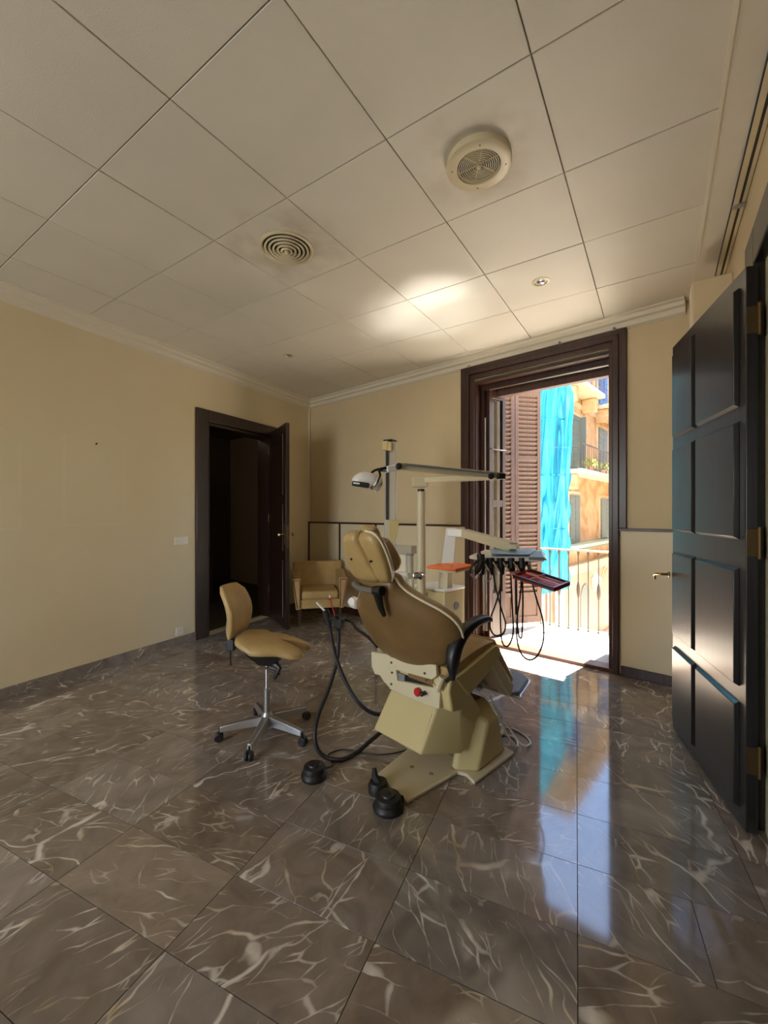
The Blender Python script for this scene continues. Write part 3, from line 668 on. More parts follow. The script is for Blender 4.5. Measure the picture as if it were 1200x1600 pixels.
# local -y is the front, local x right (seen from the front: left front post at -x)
def sofa_box(x0, x1, y0, y1, z0, z1, nm, m, bev=.03, par=ac): return MB().box(x0, x1, y0, y1, z0, z1).build(nm, M[m], par, bevel=bev, seg=4)
sofa_box(-.25, .25, -.27, .22, .20, .31, 'seat_base', 'leather', .015)
sofa_box(-.215, .215, -.285, .20, .305, .405, 'seat_cushion', 'leather', .03)
bk = MB(); bk.loft([[( -.30, .15, .30), (.30, .15, .30), (.30, .27, .30), (-.30, .27, .30)], [(-.31, .20, .70), (.31, .20, .70), (.31, .30, .70), (-.31, .30, .70)]]); bk.build('backrest', M['leather'], ac, bevel=.03, seg=4)
for s in (-1, 1):
    arm = MB(); arm.loft([[(s * .225, -.27, .20), (s * .275, -.27, .20), (s * .275, .2, .20), (s * .225, .2, .20)], [(s * .225, -.27, .55), (s * .315, -.27, .55), (s * .335, .2, .60), (s * .225, .2, .60)]])
    arm.build('armrest', M['leather'], ac, bevel=.02, seg=3)
    po = MB(); po.loft([[(s * .225, -.285, .20), (s * .275, -.285, .20), (s * .275, -.262, .20), (s * .225, -.262, .20)], [(s * .222, -.30, .555), (s * .322, -.30, .555), (s * .322, -.262, .555), (s * .222, -.262, .555)]])
    po_ = po.build('arm_front', M['armwood'], ac, bevel=.004)
    for q, ww in ((.232, .0), (.262, .045)):
        MB().bar((s * (q), -.292, .215), (s * (q + ww * .9 + .002), -.303, .54), .006, .006).build('inlay', M['darkwood'], po_)
    MB().bar((s * .236, -.303, .538), (s * .302, -.303, .538), .006, .006).build('inlay', M['darkwood'], po_)
    for y in (-.25, .21): MB().loft([[(s * .235 - .014, y - .014, 0), (s * .235 + .014, y - .014, 0), (s * .235 + .014, y + .014, 0), (s * .235 - .014, y + .014, 0)], [(s * .235 - .022, y - .022, .20), (s * .235 + .022, y - .022, .20), (s * .235 + .022, y + .022, .20), (s * .235 - .022, y + .022, .20)]]).build('leg', M['darkwood'], ac)

# ------------------------------------------------------------------ saddle stool
stl = thing('dental_stool', 'ochre leather saddle stool with low backrest on a five-star castor base', 'stool', (-1.945, 1.685, 0), math.radians(26))
# local +x is the front
out_ = [(-.17, .0), (-.15, .11), (-.07, .165), (.03, .165), (.12, .135), (.20, .128), (.245, .095), (.235, .055), (.17, .036), (.09, .0), (.17, -.036), (.235, -.055), (.245, -.095), (.20, -.128), (.12, -.135), (.03, -.165), (-.07, -.165), (-.15, -.11)]
oc = catmull_closed([(x, y, 0) for x, y in out_], 3)
def sz(x, y):     # saddle: rear rises, middle dips, lobes fall off outwards
    return .565 + .045 * max(0, (-x) / .17) ** 1.5 + .012 * math.cos(x * 12) - .9 * y * y * (1 if x > -.05 else .4) - .02 * max(0, x / .23) ** 2
rings = []
for sc_, dz in ((.72, -.046), (.92, -.044), (1.0, -.028), (.985, -.012), (.93, -.002), (.82, .004), (.60, .006), (.35, .006), (.12, .006)):
    cxx = .01
    rings.append([(cxx + (p.x - cxx) * sc_, p.y * sc_, sz(cxx + (p.x - cxx) * sc_, p.y * sc_) + dz) for p in oc])
MB().loft(rings).build('seat', M['leather'], stl, smooth=60)
bp_ = MB(); rings = []
for i in range(9):
    f = i / 8; z = .585 + .30 * f; wv = .105 + .03 * math.sin(f * PI * .9); 
    if i == 8: wv *= .8
    xb = -.205 - .05 * f + .035 * math.sin(f * PI)
    r = []
    for k in range(16):
        a = 2 * PI * k / 16; yy = math.copysign(abs(math.cos(a)) ** .55, math.cos(a)) * wv; th = .030 * (1 if 0 < i < 8 else .5)
        r.append((xb + math.copysign(abs(math.sin(a)) ** .7, math.sin(a)) * th + 1.6 * yy * yy, yy, z))
    rings.append(r)
bp_.loft(rings); bp_.build('backrest', M['leather'], stl, smooth=60)
MB().tube([(-.235, 0, .72), (-.25, 0, .60), (-.215, 0, .535), (-.10, 0, .50), (0, 0, .497)], .010, 8, smooth=4).build('back_bar', M['alu'], stl)
MB().box(-.25, -.20, -.02, .02, .49, .56).build('back_bracket', M['black'], stl, bevel=.006)
MB().tube([(-.225, -.01, .50), (-.225, -.012, .43), (-.22, -.012, .40)], .005, 8).build('height_lever', M['black'], stl)
MB().tube([(-.22, -.012, .402), (-.218, -.012, .375)], .005, 8).build('lever_tip', M['chrome'], stl)
mm_ = MB(); mm_.loft([[(-.04, -.04, .420), (.06, -.05, .420), (.06, .05, .420), (-.04, .04, .420)], [(-.09, -.11, .505), (.12, -.11, .505), (.12, .10, .505), (-.09, .10, .505)]]); mm_.build('seat_mechanism', M['black'], stl, bevel=.006)
MB().tube([(.06, -.04, .44), (.10, -.06, .42), (.075, -.07, .36)], [.022, .015, .009], 8).build('tilt_lever', M['black'], stl)
MB().tube([(.0, -.03, .405), (.10, -.06, .385)], .007, 8).build('tilt_lever', M['black'], stl)
MB().tube([(0, 0, .25), (0, 0, .47)], .013, 14).build('gas_piston', M['chrome'], stl)
MB().lathe([(.001, .075), (.019, .075), (.019, .27), (.014, .275), (.001, .275)], 20).build('gas_sleeve', M['alu'], stl)
MB().lathe([(.001, .055), (.030, .055), (.036, .08), (.034, .115), (.022, .135), (.001, .136)], 24).build('hub', M['alu'], stl)
for (cx_, cy_) in ((-2.108, 1.486), (-1.813, 1.444), (-1.68, 1.713), (-1.878, 1.927), (-2.206, 1.817)):
    d = Vector((cx_ + 1.945, cy_ - 1.685, 0)); a = math.atan2(d.y, d.x) - math.radians(26); L = .262; q = Vector((math.cos(a), math.sin(a), 0)); pq = Vector((-q.y, q.x, 0))
    lg = MB(); rr = lambda s, wv, z0, z1: [q * s - pq * wv + Vector((0, 0, z0)), q * s + pq * wv + Vector((0, 0, z0)), q * s + pq * wv * .7 + Vector((0, 0, z1)), q * s - pq * wv * .7 + Vector((0, 0, z1))]
    lg.loft([rr(.015, .027, .065, .118), rr(.12, .022, .062, .105), rr(L, .016, .056, .086)]); lo = lg.build('leg', M['alu'], stl, bevel=.003)
    cc = q * L
    cs2 = MB(); cs2.tube([cc + Vector((0, 0, .05)), cc + Vector((0, 0, .075))], .006, 8)
    for s in (-1, 1): cs2.lathe([(.001, 0), (.020, .0), (.025, .004), (.025, .014), (.020, .018), (.001, .018)], 18, cc + q * .006 + pq * s * .002 + Vector((0, 0, .026)), pq * s)
    cs2.build('castor', M['rubber'], lo)

# ------------------------------------------------------------------ dental chair
AX = math.radians(11.5); CO = (-1.0, 2.0)
dcn = thing('dental_chair', 'cream dental treatment chair with ochre upholstery seen from behind', 'dental chair', (CO[0], CO[1], 0), -AX)
# local x = across (towards the right side of the chair), local y = towards the foot end
# base plate
base = MB(); base.prism([(-.105, -.33), (.127, -.355), (.165, -.02), (.205, -.005), (.270, -.03), (.285, .34), (.15, .37), (.135, .53), (-.15, .53), (-.17, .35), (-.27, .33), (-.27, .0), (-.15, -.03)], lambda x, y, z: (x, y, z), 0, .020)
base.build('base_plate', M['creamw'], dcn, bevel=.006)
for (x, y) in ((-.02, -.155), (.085, -.13), (.135, -.015)): MB().lathe([(.009, .020), (.009, .0215), (.004, .019)], 10, (x, y, 0)).build('screw_hole', M['black'], dcn)
hood = MB()
def hr(x, y0, y1, z, zb): return [(x, y0, zb), (x, y1, zb), (x, y1 - .07, z), (x, y0 + .10, z)]
hood.loft([hr(.125, -.025, .335, .295, .02), hr(.155, -.025, .335, .295, .02), hr(.245, .045, .315, .235, .02)])
hood.build('pump_hood', M['cream'], dcn, bevel=.014, seg=3)
MB().box(-.16, .125, .06, .32, .02, .27).build('recess_core', M['leatherdk'], dcn, bevel=.01)  # dark box put in so the recess under the lift cover reads as shaded
MB().box(-.13, .12, .37, .51, .02, .05).build('front_foot', M['white'], dcn, bevel=.008)
# slanted lift cover, rear
lc = MB(); lc.loft([[(-.245, -.215, .150), (.085, -.215, .145), (.190, -.02, .115), (.195, .18, .17), (-.20, .18, .17), (-.245, -.02, .15)],
                    [(-.18, -.165, .34), (.135, -.170, .34), (.205, -.05, .33), (.205, .13, .30), (-.17, .13, .30), (-.20, -.02, .34)],
                    [(-.155, -.150, .395), (.150, -.165, .395), (.220, -.06, .43), (.220, .0, .44), (-.17, .0, .44), (-.18, -.04, .40)]])
lc.build('lift_cover', M['cream'], dcn, bevel=.010, seg=3)
MB().bar((.075, -.205, .18), (.118, -.170, .345), .010, .004, (0, -1, .2)).build('cover_rib', M['cream'], dcn, bevel=.001)
sl = MB()
for i in range(9): sl.tube([(-.145, -.10, .30 + i * .011), (-.165, -.085, .302 + i * .011), (-.175, -.05, .30 + i * .011)], .004, 6)
sl.build('spring_cable', M['white'], dcn)
# upper body under the seat
ub = MB(); ub.prism([(-.13, .42), (-.06, .42), (.0, .44), (.165, .525), (.225, .56), (.20, .60), (-.20, .545), (-.20, .50)], lambda y, z, x: (x, y, z), -.17, .215)
ub.build('seat_carrier', M['cream'], dcn, bevel=.012, seg=3)
sp = MB(); sp.prism([(-.205, .55), (-.16, .545), (-.12, .50), (-.06, .44), (.165, .525), (.235, .558), (.232, .60), (.20, .622), (.18, .625), (-.11, .565)], lambda y, z, x: (x, y, z), .215, .262)
sp.build('side_frame', M['cream'], dcn, bevel=.010, seg=3)
sp = MB(); sp.prism([(-.205, .55), (-.16, .545), (-.12, .50), (-.06, .44), (.165, .525), (.235, .558), (.232, .60), (.20, .622), (.18, .625), (-.11, .565)], lambda y, z, x: (x, y, z), -.205, -.17)
sp.build('side_frame', M['cream'], dcn, bevel=.010, seg=3)
MB().prism([(-.19, .40), (-.10, .38), (-.03, .44), (-.05, .53), (-.12, .565), (-.20, .555), (-.215, .50)], lambda y, z, x: (x, y, z), .16, .255).build('side_arm_bracket', M['cream'], dcn, bevel=.012, seg=3)
# cast plates at the back hinge
pl = MB(); pl.prism([(-.262, .565), (-.258, .49), (-.235, .450), (-.195, .455), (-.165, .430), (-.115, .408), (-.10, .470), (-.10, .585)], lambda x, z, y: (x, y, z), -.215, -.190)
pl.build('hinge_plate_left', M['creamw'], dcn, bevel=.005)
pl = MB(); pl.prism([(-.115, .575), (-.115, .410), (.02, .405), (.14, .405), (.205, .412), (.21, .49), (.165, .52), (.17, .50), (.15, .497), (-.06, .468), (-.07, .52), (.16, .535), (.19, .56), (.185, .61), (.04, .588)], lambda x, z, y: (x, y, z), -.222, -.200)
pl.build('hinge_plate_rear', M['creamw'], dcn, bevel=.003)
MB().box(-.075, .185, -.198, -.188, .45, .54).build('hinge_recess', M['black'], dcn)
MB().box(-.068, -.020, -.212, -.196, .462, .503).build('terminal_block', M['grey'], dcn, bevel=.002)
MB().box(.0, .155, -.206, -.196, .50, .532).build('hinge_bar', M['leatherdk'], dcn)
MB().tube([(.205, -.235, .505), (.235, -.235, .575)], .016, 10).build('hinge_arm', M['creamw'], dcn)
MB().lathe([(.016, 0), (.020, .006), (.020, .018), (.014, .024), (.001, .025)], 16, (.085, -.222, .458), (0, -1, 0)).build('stop_button', M['red'], dcn)
MB().lathe([(.010, 0), (.010, .03), (.006, .034), (.001, .035)], 12, (.122, -.222, .463), (0, -1, 0)).build('control_knob', M['black'], dcn)
MB().bar((.10, -.235, .462), (.142, -.235, .468), .006, .006).build('control_lever', M['black'], dcn)
for (x, z) in ((-.10, .55), (-.095, .50), (.12, .555), (.13, .525), (-.10, .44), (.19, .50)): MB().lathe([(.006, 0), (.006, .004), (.001, .005)], 8, (x, -.222, z), (0, -1, 0)).build('bolt', M['blackiron'], dcn)
# seat cushion
sc2 = MB(); rings = []
for i in range(9):
    f = i / 8; y = -.19 + .39 * f; zt = .605 + .055 * f + .012 * math.sin(f * PI); wv = .245
    th = .07 if i < 8 else .045
    if i == 8: zt -= .01
    r = []
    for k in range(20):
        a = 2 * PI * k / 20; x = math.copysign(abs(math.cos(a)) ** .35, math.cos(a)) * (wv if math.cos(a) > 0 else .20); z = zt - th / 2 + math.copysign(abs(math.sin(a)) ** .5, math.sin(a)) * th / 2
        if math.sin(a) > 0: z += -.012 * (1 - (x / wv) ** 2)
        r.append((x, y, z))
    rings.append(r)
sc2.loft(rings); sc2.build('seat_cushion', M['leather'], dcn, smooth=50)
# leg rest
lr = MB(); lr.loft([[(-.235, .195, .655), (.235, .195, .655), (.235, .155, .60), (-.235, .155, .60)], [(-.235, .235, .640), (.235, .235, .640), (.235, .205, .575), (-.235, .205, .575)],
                    [(-.21, .48, .36), (.215, .48, .36), (.215, .445, .33), (-.21, .445, .33)]])
lr.build('leg_cushion', M['leather'], dcn, bevel=.016, seg=3)
lr = MB(); lr.loft([[(-.23, .215, .585), (.235, .215, .585), (.235, .175, .53), (-.23, .175, .53)], [(-.21, .465, .325), (.22, .465, .325), (.22, .425, .265), (-.21, .425, .265)]])
lr.build('leg_frame', M['creamw'], dcn, bevel=.008)
gu = MB()
for x in (-.13, .10):
    gu.bar((x, .14, .46), (x, .44, .29), .012, .022); gu.bar((x, .22, .38), (x, .30, .33), .012, .05); gu.bar((x, .14, .42), (x, .26, .34), .01, .014)
gu.tube([(-.15, .24, .36), (.15, .24, .36)], .010, 8); gu.tube([(-.15, .40, .295), (.15, .40, .295)], .008, 8)
gu.build('foot_linkage', M['alu'], dcn)
fp_ = MB(); fp_.prism([(-.16, .455), (.215, .455), (.235, .50), (.19, .70), (.14, .735), (-.12, .735), (-.16, .70)], lambda x, y, z: (x, y, z + (y - .455) * .05), .255, .283)
fp_.build('foot_plate', M['greypad'], dcn, bevel=.006)
MB().tube([(-.14, .46, .262), (.222, .462, .262), (.24, .50, .264), (.195, .705, .272), (.14, .742, .274)], .006, 8, smooth=3).build('foot_plate_trim', M['alu'], dcn)
# backrest shell
def bpz(x, z, off=0.0):     # on the tilted back plane; off>0 towards the patient
    k = math.hypot(1, .6); return (x, -.18 - .6 * (z - .56) + off / k, z + off * .6 / k)
bo = [(-.105, 1.010), (-.140, .945), (-.215, .880), (-.290, .815), (-.325, .735), (-.345, .650), (-.325, .594), (-.265, .558), (-.175, .538), (-.04, .533), (.10, .548), (.215, .595), (.295, .665), (.328, .740), (.318, .805), (.275, .860), (.215, .903), (.155, .948), (.128, .985), (.110, 1.020), (.0, 1.025)]
bc = catmull_closed([(x, z, 0) for x, z in bo], 3)
def bring(sc_, off, cup=0): 
    c0 = (-.01, .75); r = []
    for p in bc:
        x = c0[0] + (p.x - c0[0]) * sc_; z = c0[1] + (p.y - c0[1]) * sc_
        r.append(bpz(x, z, off + .55 * x * x))
    return r
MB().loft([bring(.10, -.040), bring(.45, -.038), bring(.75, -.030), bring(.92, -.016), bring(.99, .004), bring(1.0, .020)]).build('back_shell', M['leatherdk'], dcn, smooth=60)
MB().loft([bring(1.0, .020), bring(1.006, .028), bring(.99, .055), bring(.93, .072), bring(.7, .078), bring(.35, .080), bring(.1, .080)]).build('back_cushion', M['leather'], dcn, smooth=60)
pp = [Vector(q) for q in bring(1.004, .022)]; MB().tube(pp + [pp[0]], .006, 8).build('back_piping', M['piping'], dcn)
# neck bar and clamp
MB().tube([bpz(-.105, 1.0, -.03), bpz(-.05, .992, -.045), bpz(.07, .992, -.045)], .015, 10, smooth=3).build('neck_bar', M['barm'], dcn)
ck = MB(); ck.tube([bpz(.045, .995, -.045), bpz(.095, 1.0, -.045)], .022, 10); ck.tube([bpz(.07, 1.0, -.055), bpz(.060, .93, -.065), bpz(.05, .885, -.06)], [.020, .015, .010], 10)
ck.build('clamp_lever', M['black'], dcn)
# headrest: two rear pads with a split, front pillow
def pad(outline, off0, off1, nm, m, c0, tilt=0.0):
    oc2 = catmull_closed([(x, z, 0) for x, z in outline], 4)
    def rg(sc_, off): return [bpz(c0[0] + (p.x - c0[0]) * sc_, c0[1] + (p.y - c0[1]) * sc_, off + tilt * (p.y - 1.1)) for p in oc2]
    d = off1 - off0
    return MB().loft([rg(.3, off0), rg(.75, off0 + .02 * d), rg(.93, off0 + .15 * d), rg(1.0, off0 + .45 * d), rg(.98, off0 + .75 * d), rg(.85, off1 - .05 * d), rg(.4, off1)]).build(nm, M[m], dcn, smooth=60)
pad([(-.095, 1.03), (-.092, 1.10), (-.058, 1.195), (-.035, 1.226), (.0, 1.236), (.044, 1.234), (.055, 1.20), (.062, 1.10), (.068, 1.02), (-.04, 1.012)], -.035, .03, 'headrest_pad', 'leather', (-.02, 1.13))
pad([(.068, 1.02), (.064, 1.10), (.060, 1.20), (.062, 1.230), (.100, 1.240), (.142, 1.232), (.166, 1.20), (.165, 1.13), (.150, 1.06), (.125, 1.022)], -.03, .03, 'headrest_pad', 'leather', (.11, 1.13))
pad([(.070, 1.035), (.055, 1.09), (.062, 1.15), (.09, 1.172), (.125, 1.15), (.142, 1.10), (.138, 1.05), (.11, 1.03)], .035, .095, 'headrest_pillow', 'leather', (.10, 1.10))
pad([(.02, 1.17), (.01, 1.21), (.03, 1.232), (.09, 1.228), (.105, 1.20), (.09, 1.165)], .030, .075, 'headrest_pillow', 'leather', (.06, 1.20))
MB().tube([bpz(.128, 1.022, .0), bpz(.152, 1.06, .0), bpz(.168, 1.13, .0), bpz(.168, 1.20, .0), bpz(.144, 1.233, .0), bpz(.100, 1.242, .0)], .0045, 8, smooth=4).build('headrest_piping', M['piping'], dcn)
for x in (-.030, .095): MB().lathe([(.006, 0), (.006, .004), (.001, .005)], 10, bpz(x, 1.13, -.034), (0, -1, -.5)).build('button', M['black'], dcn)
# right armrest: broad black loop
am = MB(); path = [(-.250, .575, .012, .012), (-.252, .615, .014, .014), (-.250, .640, .024, .032), (-.248, .70, .030, .036), (-.205, .762, .032, .032), (-.11, .800, .030, .022), (-.02, .812, .028, .018), (.045, .803, .026, .014), (.062, .785, .022, .010)]
rings = []
for i, (y, z, wv, th) in enumerate(path):
    a = path[max(0, i - 1)]; b_ = path[min(len(path) - 1, i + 1)]; dy, dz = b_[0] - a[0], b_[1] - a[1]; L = math.hypot(dy, dz); ny, nz = -dz / L, dy / L
    rings.append([(.300 + wv * math.copysign(abs(math.cos(k * PI / 6)) ** .6, math.cos(k * PI / 6)), y + ny * th * math.copysign(abs(math.sin(k * PI / 6)) ** .6, math.sin(k * PI / 6)), z + nz * th * math.copysign(abs(math.sin(k * PI / 6)) ** .6, math.sin(k * PI / 6))) for k in range(12)])
am.loft(rings); ao = am.build('armrest', M['black'], dcn, smooth=60); md = ao.modifiers.new('sub', 'SUBSURF'); md.levels = 2; md.render_levels = 2
MB().tube([(.300, -.13, .775), (.300, .04, .788)], .005, 8).build('armrest_strip', M['alu'], dcn)
MB().tube([(.255, -.232, .56), (.300, -.250, .60)], .010, 8).build('armrest_pivot', M['black'], dcn)
# left armrest, only its end shows beside the backrest
rings = [[(-.300 + .028 * math.cos(k * PI / 5), y, z + h_ * math.sin(k * PI / 5)) for k in range(10)] for y, z, h_ in ((-.325, .845, .006), (-.320, .842, .026), (-.30, .838, .034), (-.25, .825, .030), (-.10, .815, .022), (.02, .812, .012))]
MB().loft(rings).build('armrest', M['white'], dcn, smooth=60)
# white service cables beyond the hood
for nm_, pts in (('cable', [(.16, .30, .30), (.22, .36, .10), (.26, .42, .006), (.20, .50, .006), (.10, .46, .006), (.05, .38, .006)]), ('cable', [(.15, .32, .28), (.28, .40, .05), (.30, .50, .006), (.24, .56, .006), (.14, .58, .006), (.06, .52, .006)])):
    MB().tube(pts, .005, 8, smooth=5).build(nm_, M['white'], dcn)

# ------------------------------------------------------------------ delivery unit beside the chair
def lw(x, y, z): return Vector((CO[0] + x * math.cos(AX) + y * math.sin(AX), CO[1] - x * math.sin(AX) + y * math.cos(AX), z))
du = thing('dental_unit', 'beige two-box dental unit with round badge behind the treatment chair', 'dental unit', (CO[0], CO[1], 0), -AX)
MB().box(-.80, -.49, .76, 1.01, .0, .722).build('tall_box', M['cream'], du, bevel=.012)
MB().box(-.81, -.485, .75, 1.02, .722, .742).build('box_lid', M['white'], du, bevel=.008)
MB().lathe([(.032, 0), (.032, .004), (.026, .006), (.026, .003), (.001, .003)], 28, (-.49, .905, .60), (1, 0, 0)).build('badge', M['grey'], du)
MB().lathe([(.036, 0), (.036, .003), (.031, .003), (.031, 0)], 28, (-.49, .905, .60), (1, 0, 0)).build('badge_ring', M['alu'], du)
# the lettering ring of the badge, reduced to relief strokes too small to read
for i in range(7): MB().box(.0, .0015, -.018 + i * .005, -.0155 + i * .005, -.006, .006).build('badge_mark', M['alu'], du).location = (-.486, .905, .60)
MB().box(-1.0, -.66, .58, .90, .0, .685).build('low_box', M['cream'], du, bevel=.012)
MB().box(-1.01, -.652, .572, .90, .685, .703).build('box_lid', M['creamw'], du, bevel=.006)
MB().box(-.655, -.62, .60, .66, .60, .66).build('hose_socket', M['black'], du, bevel=.008)
def W(u, v, Z):     # world point -> local of the unit
    p = at(u, v, Z) - Vector((CO[0], CO[1], 0)); return Vector((p.x * math.cos(AX) - p.y * math.sin(AX), p.x * math.sin(AX) + p.y * math.cos(AX), p.z))
# inclined post and arm carrying the instrument table
Zp = 3.2
MB().bar(W(696, 919, Zp), W(697, 893, Zp), .085, .07, (0, 1, 0)).build('post_foot', M['creamw'], du, bevel=.006)
ps = MB(); ps.loft([[W(688, 895, Zp - .03), W(708, 895, Zp - .05), W(708, 895, Zp + .05), W(688, 895, Zp + .06)], [W(697, 825, Zp - .04), W(713, 825, Zp - .05), W(713, 825, Zp + .04), W(697, 825, Zp + .05)]])
ps.build('inclined_post', M['white'], du, bevel=.005)
MB().bar(W(699, 832, Zp), W(728, 833, Zp - .08), .075, .06).build('arm_joint', M['white'], du, bevel=.008)
MB().bar(W(726, 833, Zp - .08), W(802, 855, Zp - .55), .07, .062).build('swing_arm', M['creamw'], du, bevel=.008)

# instrument table carried by the arm
Zt = 2.62
it = thing('instrument_table', 'white instrument table with blue mat and black handpiece holders below the arm', 'instrument table', at(790, 875, Zt))
def P(u, v, Z): return at(u, v, Z) - at(790, 875, Zt)
tb = MB(); top = [(733, 868, 2.60), (748, 871, 2.50), (850, 873, 2.45), (853, 866, 2.62), (845, 859, 2.80), (757, 859, 2.84)]
tb.loft([[P(u, v + 5, Z) for u, v, Z in top], [P(u, v, Z) for u, v, Z in top]]); tb.build('table_top', M['white'], it, bevel=.004)
mt_ = [(768, 865.5, 2.55), (828, 866.5, 2.52), (838, 858, 2.76), (768, 857.5, 2.80)]
MB().loft([[P(u, v + .5, Z) for u, v, Z in mt_], [P(u, v - 1, Z) for u, v, Z in mt_]]).build('mat', M['blueplastic'], it, bevel=.001)
ub_ = [(752, 877, 2.50), (826, 880, 2.48), (830, 874, 2.62), (756, 870, 2.66)]
MB().loft([[P(u, v + 4, Z) for u, v, Z in ub_], [P(u, v - 1, Z) for u, v, Z in ub_]]).build('under_tray', M['black'], it, bevel=.003)
MB().loft([[P(u, v + 3, Z) for u, v, Z in [(826, 872, 2.46), (856, 873, 2.44), (850, 862, 2.7), (832, 862, 2.7)]], [P(u, v, Z) for u, v, Z in [(826, 870, 2.46), (850, 871, 2.44), (846, 861, 2.7), (832, 861, 2.7)]]]).build('side_handle', M['grey'], it, bevel=.003)
for i, u in enumerate((750, 765, 781, 797, 813)):
    Z = 2.50 - .004 * i; hd = MB()
    hd.tube([P(u + 1, 872 if i else 866, Z), P(u + 2, 886, Z - .01), P(u + 4, 897, Z + .01)], [.024, .022, .012], 10)
    ho = hd.build('handpiece_holder', M['black'], it)
    if i in (0, 1, 2, 3): MB().tube([P(u + 5, 878, Z - .03), P(u + 14, 891, Z - .05)], .007, 8).build('handpiece_tip', M['chrome'], ho)
hd = MB(); hd.tube([P(748, 862, 2.47), P(752, 878, 2.45), P(744, 896, 2.46)], [.010, .020, .012], 10, smooth=3); hd.tube([P(752, 872, 2.45), P(738, 884, 2.45), P(735, 896, 2.46)], .008, 8, smooth=3); hd.build('syringe', M['black'], it)
MB().tube([P(735, 896, 2.46), P(742, 903, 2.46), P(748, 897, 2.46)], .006, 8, smooth=3).build('syringe_tip', M['chrome'], it)
hoses = [[(770, 892, 2.5), (775, 920, 2.5), (783, 950, 2.48), (790, 975, 2.46), (786, 990, 2.46), (776, 994, 2.46), (767, 985, 2.46), (766, 968, 2.46), (774, 945, 2.48), (781, 920, 2.5), (783, 895, 2.5)],
         [(782, 893, 2.52), (782, 930, 2.52), (782, 970, 2.5), (784, 1000, 2.5), (790, 1010, 2.5), (797, 1005, 2.5), (802, 985, 2.5), (800, 940, 2.5), (798, 895, 2.5)],
         [(815, 895, 2.49), (813, 930, 2.49), (808, 965, 2.47), (808, 1000, 2.45), (815, 1022, 2.44), (827, 1031, 2.43), (840, 1024, 2.43), (849, 1000, 2.44), (848, 968, 2.45), (838, 935, 2.46), (830, 905, 2.47)],
         [(806, 895, 2.51), (807, 930, 2.51), (808, 960, 2.5), (810, 990, 2.5), (814, 997, 2.5), (816, 985, 2.5), (817, 940, 2.5), (816, 900, 2.5)]]
for hs in hoses: MB().tube([P(*q) for q in hs], .0048, 8, smooth=5).build('hose', M['rubber'], it)
MB().tube([P(760, 880, 2.48), (P(768, 900, 2.48)), P(762, 908, 2.48), P(757, 907, 2.5)], .003, 6, smooth=4).build('thin_wire', M['chrome'], it)
MB().bar(P(800, 857, 2.66), P(800, 850, 2.66), .07, .07, (0, 1, 0)).build('table_mount', M['creamw'], it)
MB().tube([P(757, 880, 2.66), P(758, 985, 2.66)], .013, 12).build('vertical_pole', M['white'], it)
# orange tray
ot = thing('orange_tray', 'flat orange plastic tray held left of the instrument table', 'tray', at(704, 887, 2.7))
def P2(u, v, Z): return at(u, v, Z) - at(704, 887, 2.7)
o_ = [(667, 886, 2.72), (712, 891, 2.5), (740, 884, 2.55), (716, 881, 2.85), (684, 882, 2.88)]
MB().loft([[P2(u, v + 2.2, Z) for u, v, Z in o_], [P2(u, v, Z) for u, v, Z in o_]]).build('tray_floor', M['orange'], ot, bevel=.002)
rp = [P2(u, v - .5, Z) for u, v, Z in o_]; MB().tube(rp + [rp[0]], .005, 8).build('tray_rim', M['orange'], ot)
MB().loft([[P2(u, v + 4.5, Z) for u, v, Z in o_[:3] + o_[3:]], [P2(u, v + 2.4, Z) for u, v, Z in o_]]).build('tray_support', M['creamw'], ot)
MB().bar(P2(704, 884.5, 2.62), P2(708, 883.2, 2.82), .006, .006).build('divider', M['orange'], ot)
# dark red tray
rt_ = thing('red_tray', 'dark red instrument tray with pink ribbed dividers below the instrument table', 'tray', at(845, 905, 2.3))
def P3(u, v, Z): return at(u, v, Z) - at(845, 905, 2.3)
R_ = [(801, 900, 2.36), (866, 921, 2.18), (891, 911, 2.26), (831, 891, 2.48)]
def r3(a, b_, lift=0):     # bilinear on the tray
    p = [P3(u, v, Z) for u, v, Z in R_]; q = (p[0] * (1 - a) + p[1] * a) * (1 - b_) + (p[3] * (1 - a) + p[2] * a) * b_; return q + Vector((0, 0, lift))
def rbox(a0, a1, b0, b1, z0, z1): 
    c = [(a0, b0), (a1, b0), (a1, b1), (a0, b1)]; return MB().loft([[r3(a, b_, z0) for a, b_ in c], [r3(a, b_, z1) for a, b_ in c]])
rbox(0, 1, 0, 1, -.014, -.004).build('tray_body', M['darkred'], rt_, bevel=.002)
for q in ((0, 1, 0, .06), (0, 1, .94, 1), (0, .025, 0, 1), (.975, 1, 0, 1)): rbox(*q, -.005, .008).build('tray_rim', M['black'] if q[3] - q[2] < .5 else M['darkred'], rt_)
rbox(.36, .39, .05, .95, -.004, .006).build('divider', M['pinkpl'], rt_); rbox(.39, .95, .50, .54, -.004, .006).build('divider', M['pinkpl'], rt_); rbox(.04, .36, .60, .64, -.004, .006).build('divider', M['pinkpl'], rt_)
rbox(.40, .96, .08, .11, -.004, .006).build('divider', M['pinkpl'], rt_); rbox(.94, .96, .08, .92, -.004, .006).build('divider', M['pinkpl'], rt_); rbox(.06, .36, .08, .12, -.004, .006).build('divider', M['pinkpl'], rt_)
for i in range(12):
    for b0 in (.2, .65): rbox(.43 + i * .041, .448 + i * .041, b0, b0 + .17, -.004, .004).build('rib', M['red'], rt_)
rbox(.10, .26, .2, .5, -.004, .003).build('insert', M['red'], rt_)
MB().tube([P3(806, 903, 2.36), P3(807, 960, 2.36)], .007, 8).build('support_rod', M['black'], rt_)
MB().bar(P3(800, 897, 2.45), P3(812, 893, 2.5), .03, .02).build('tray_bracket', M['pinkpl'], rt_)
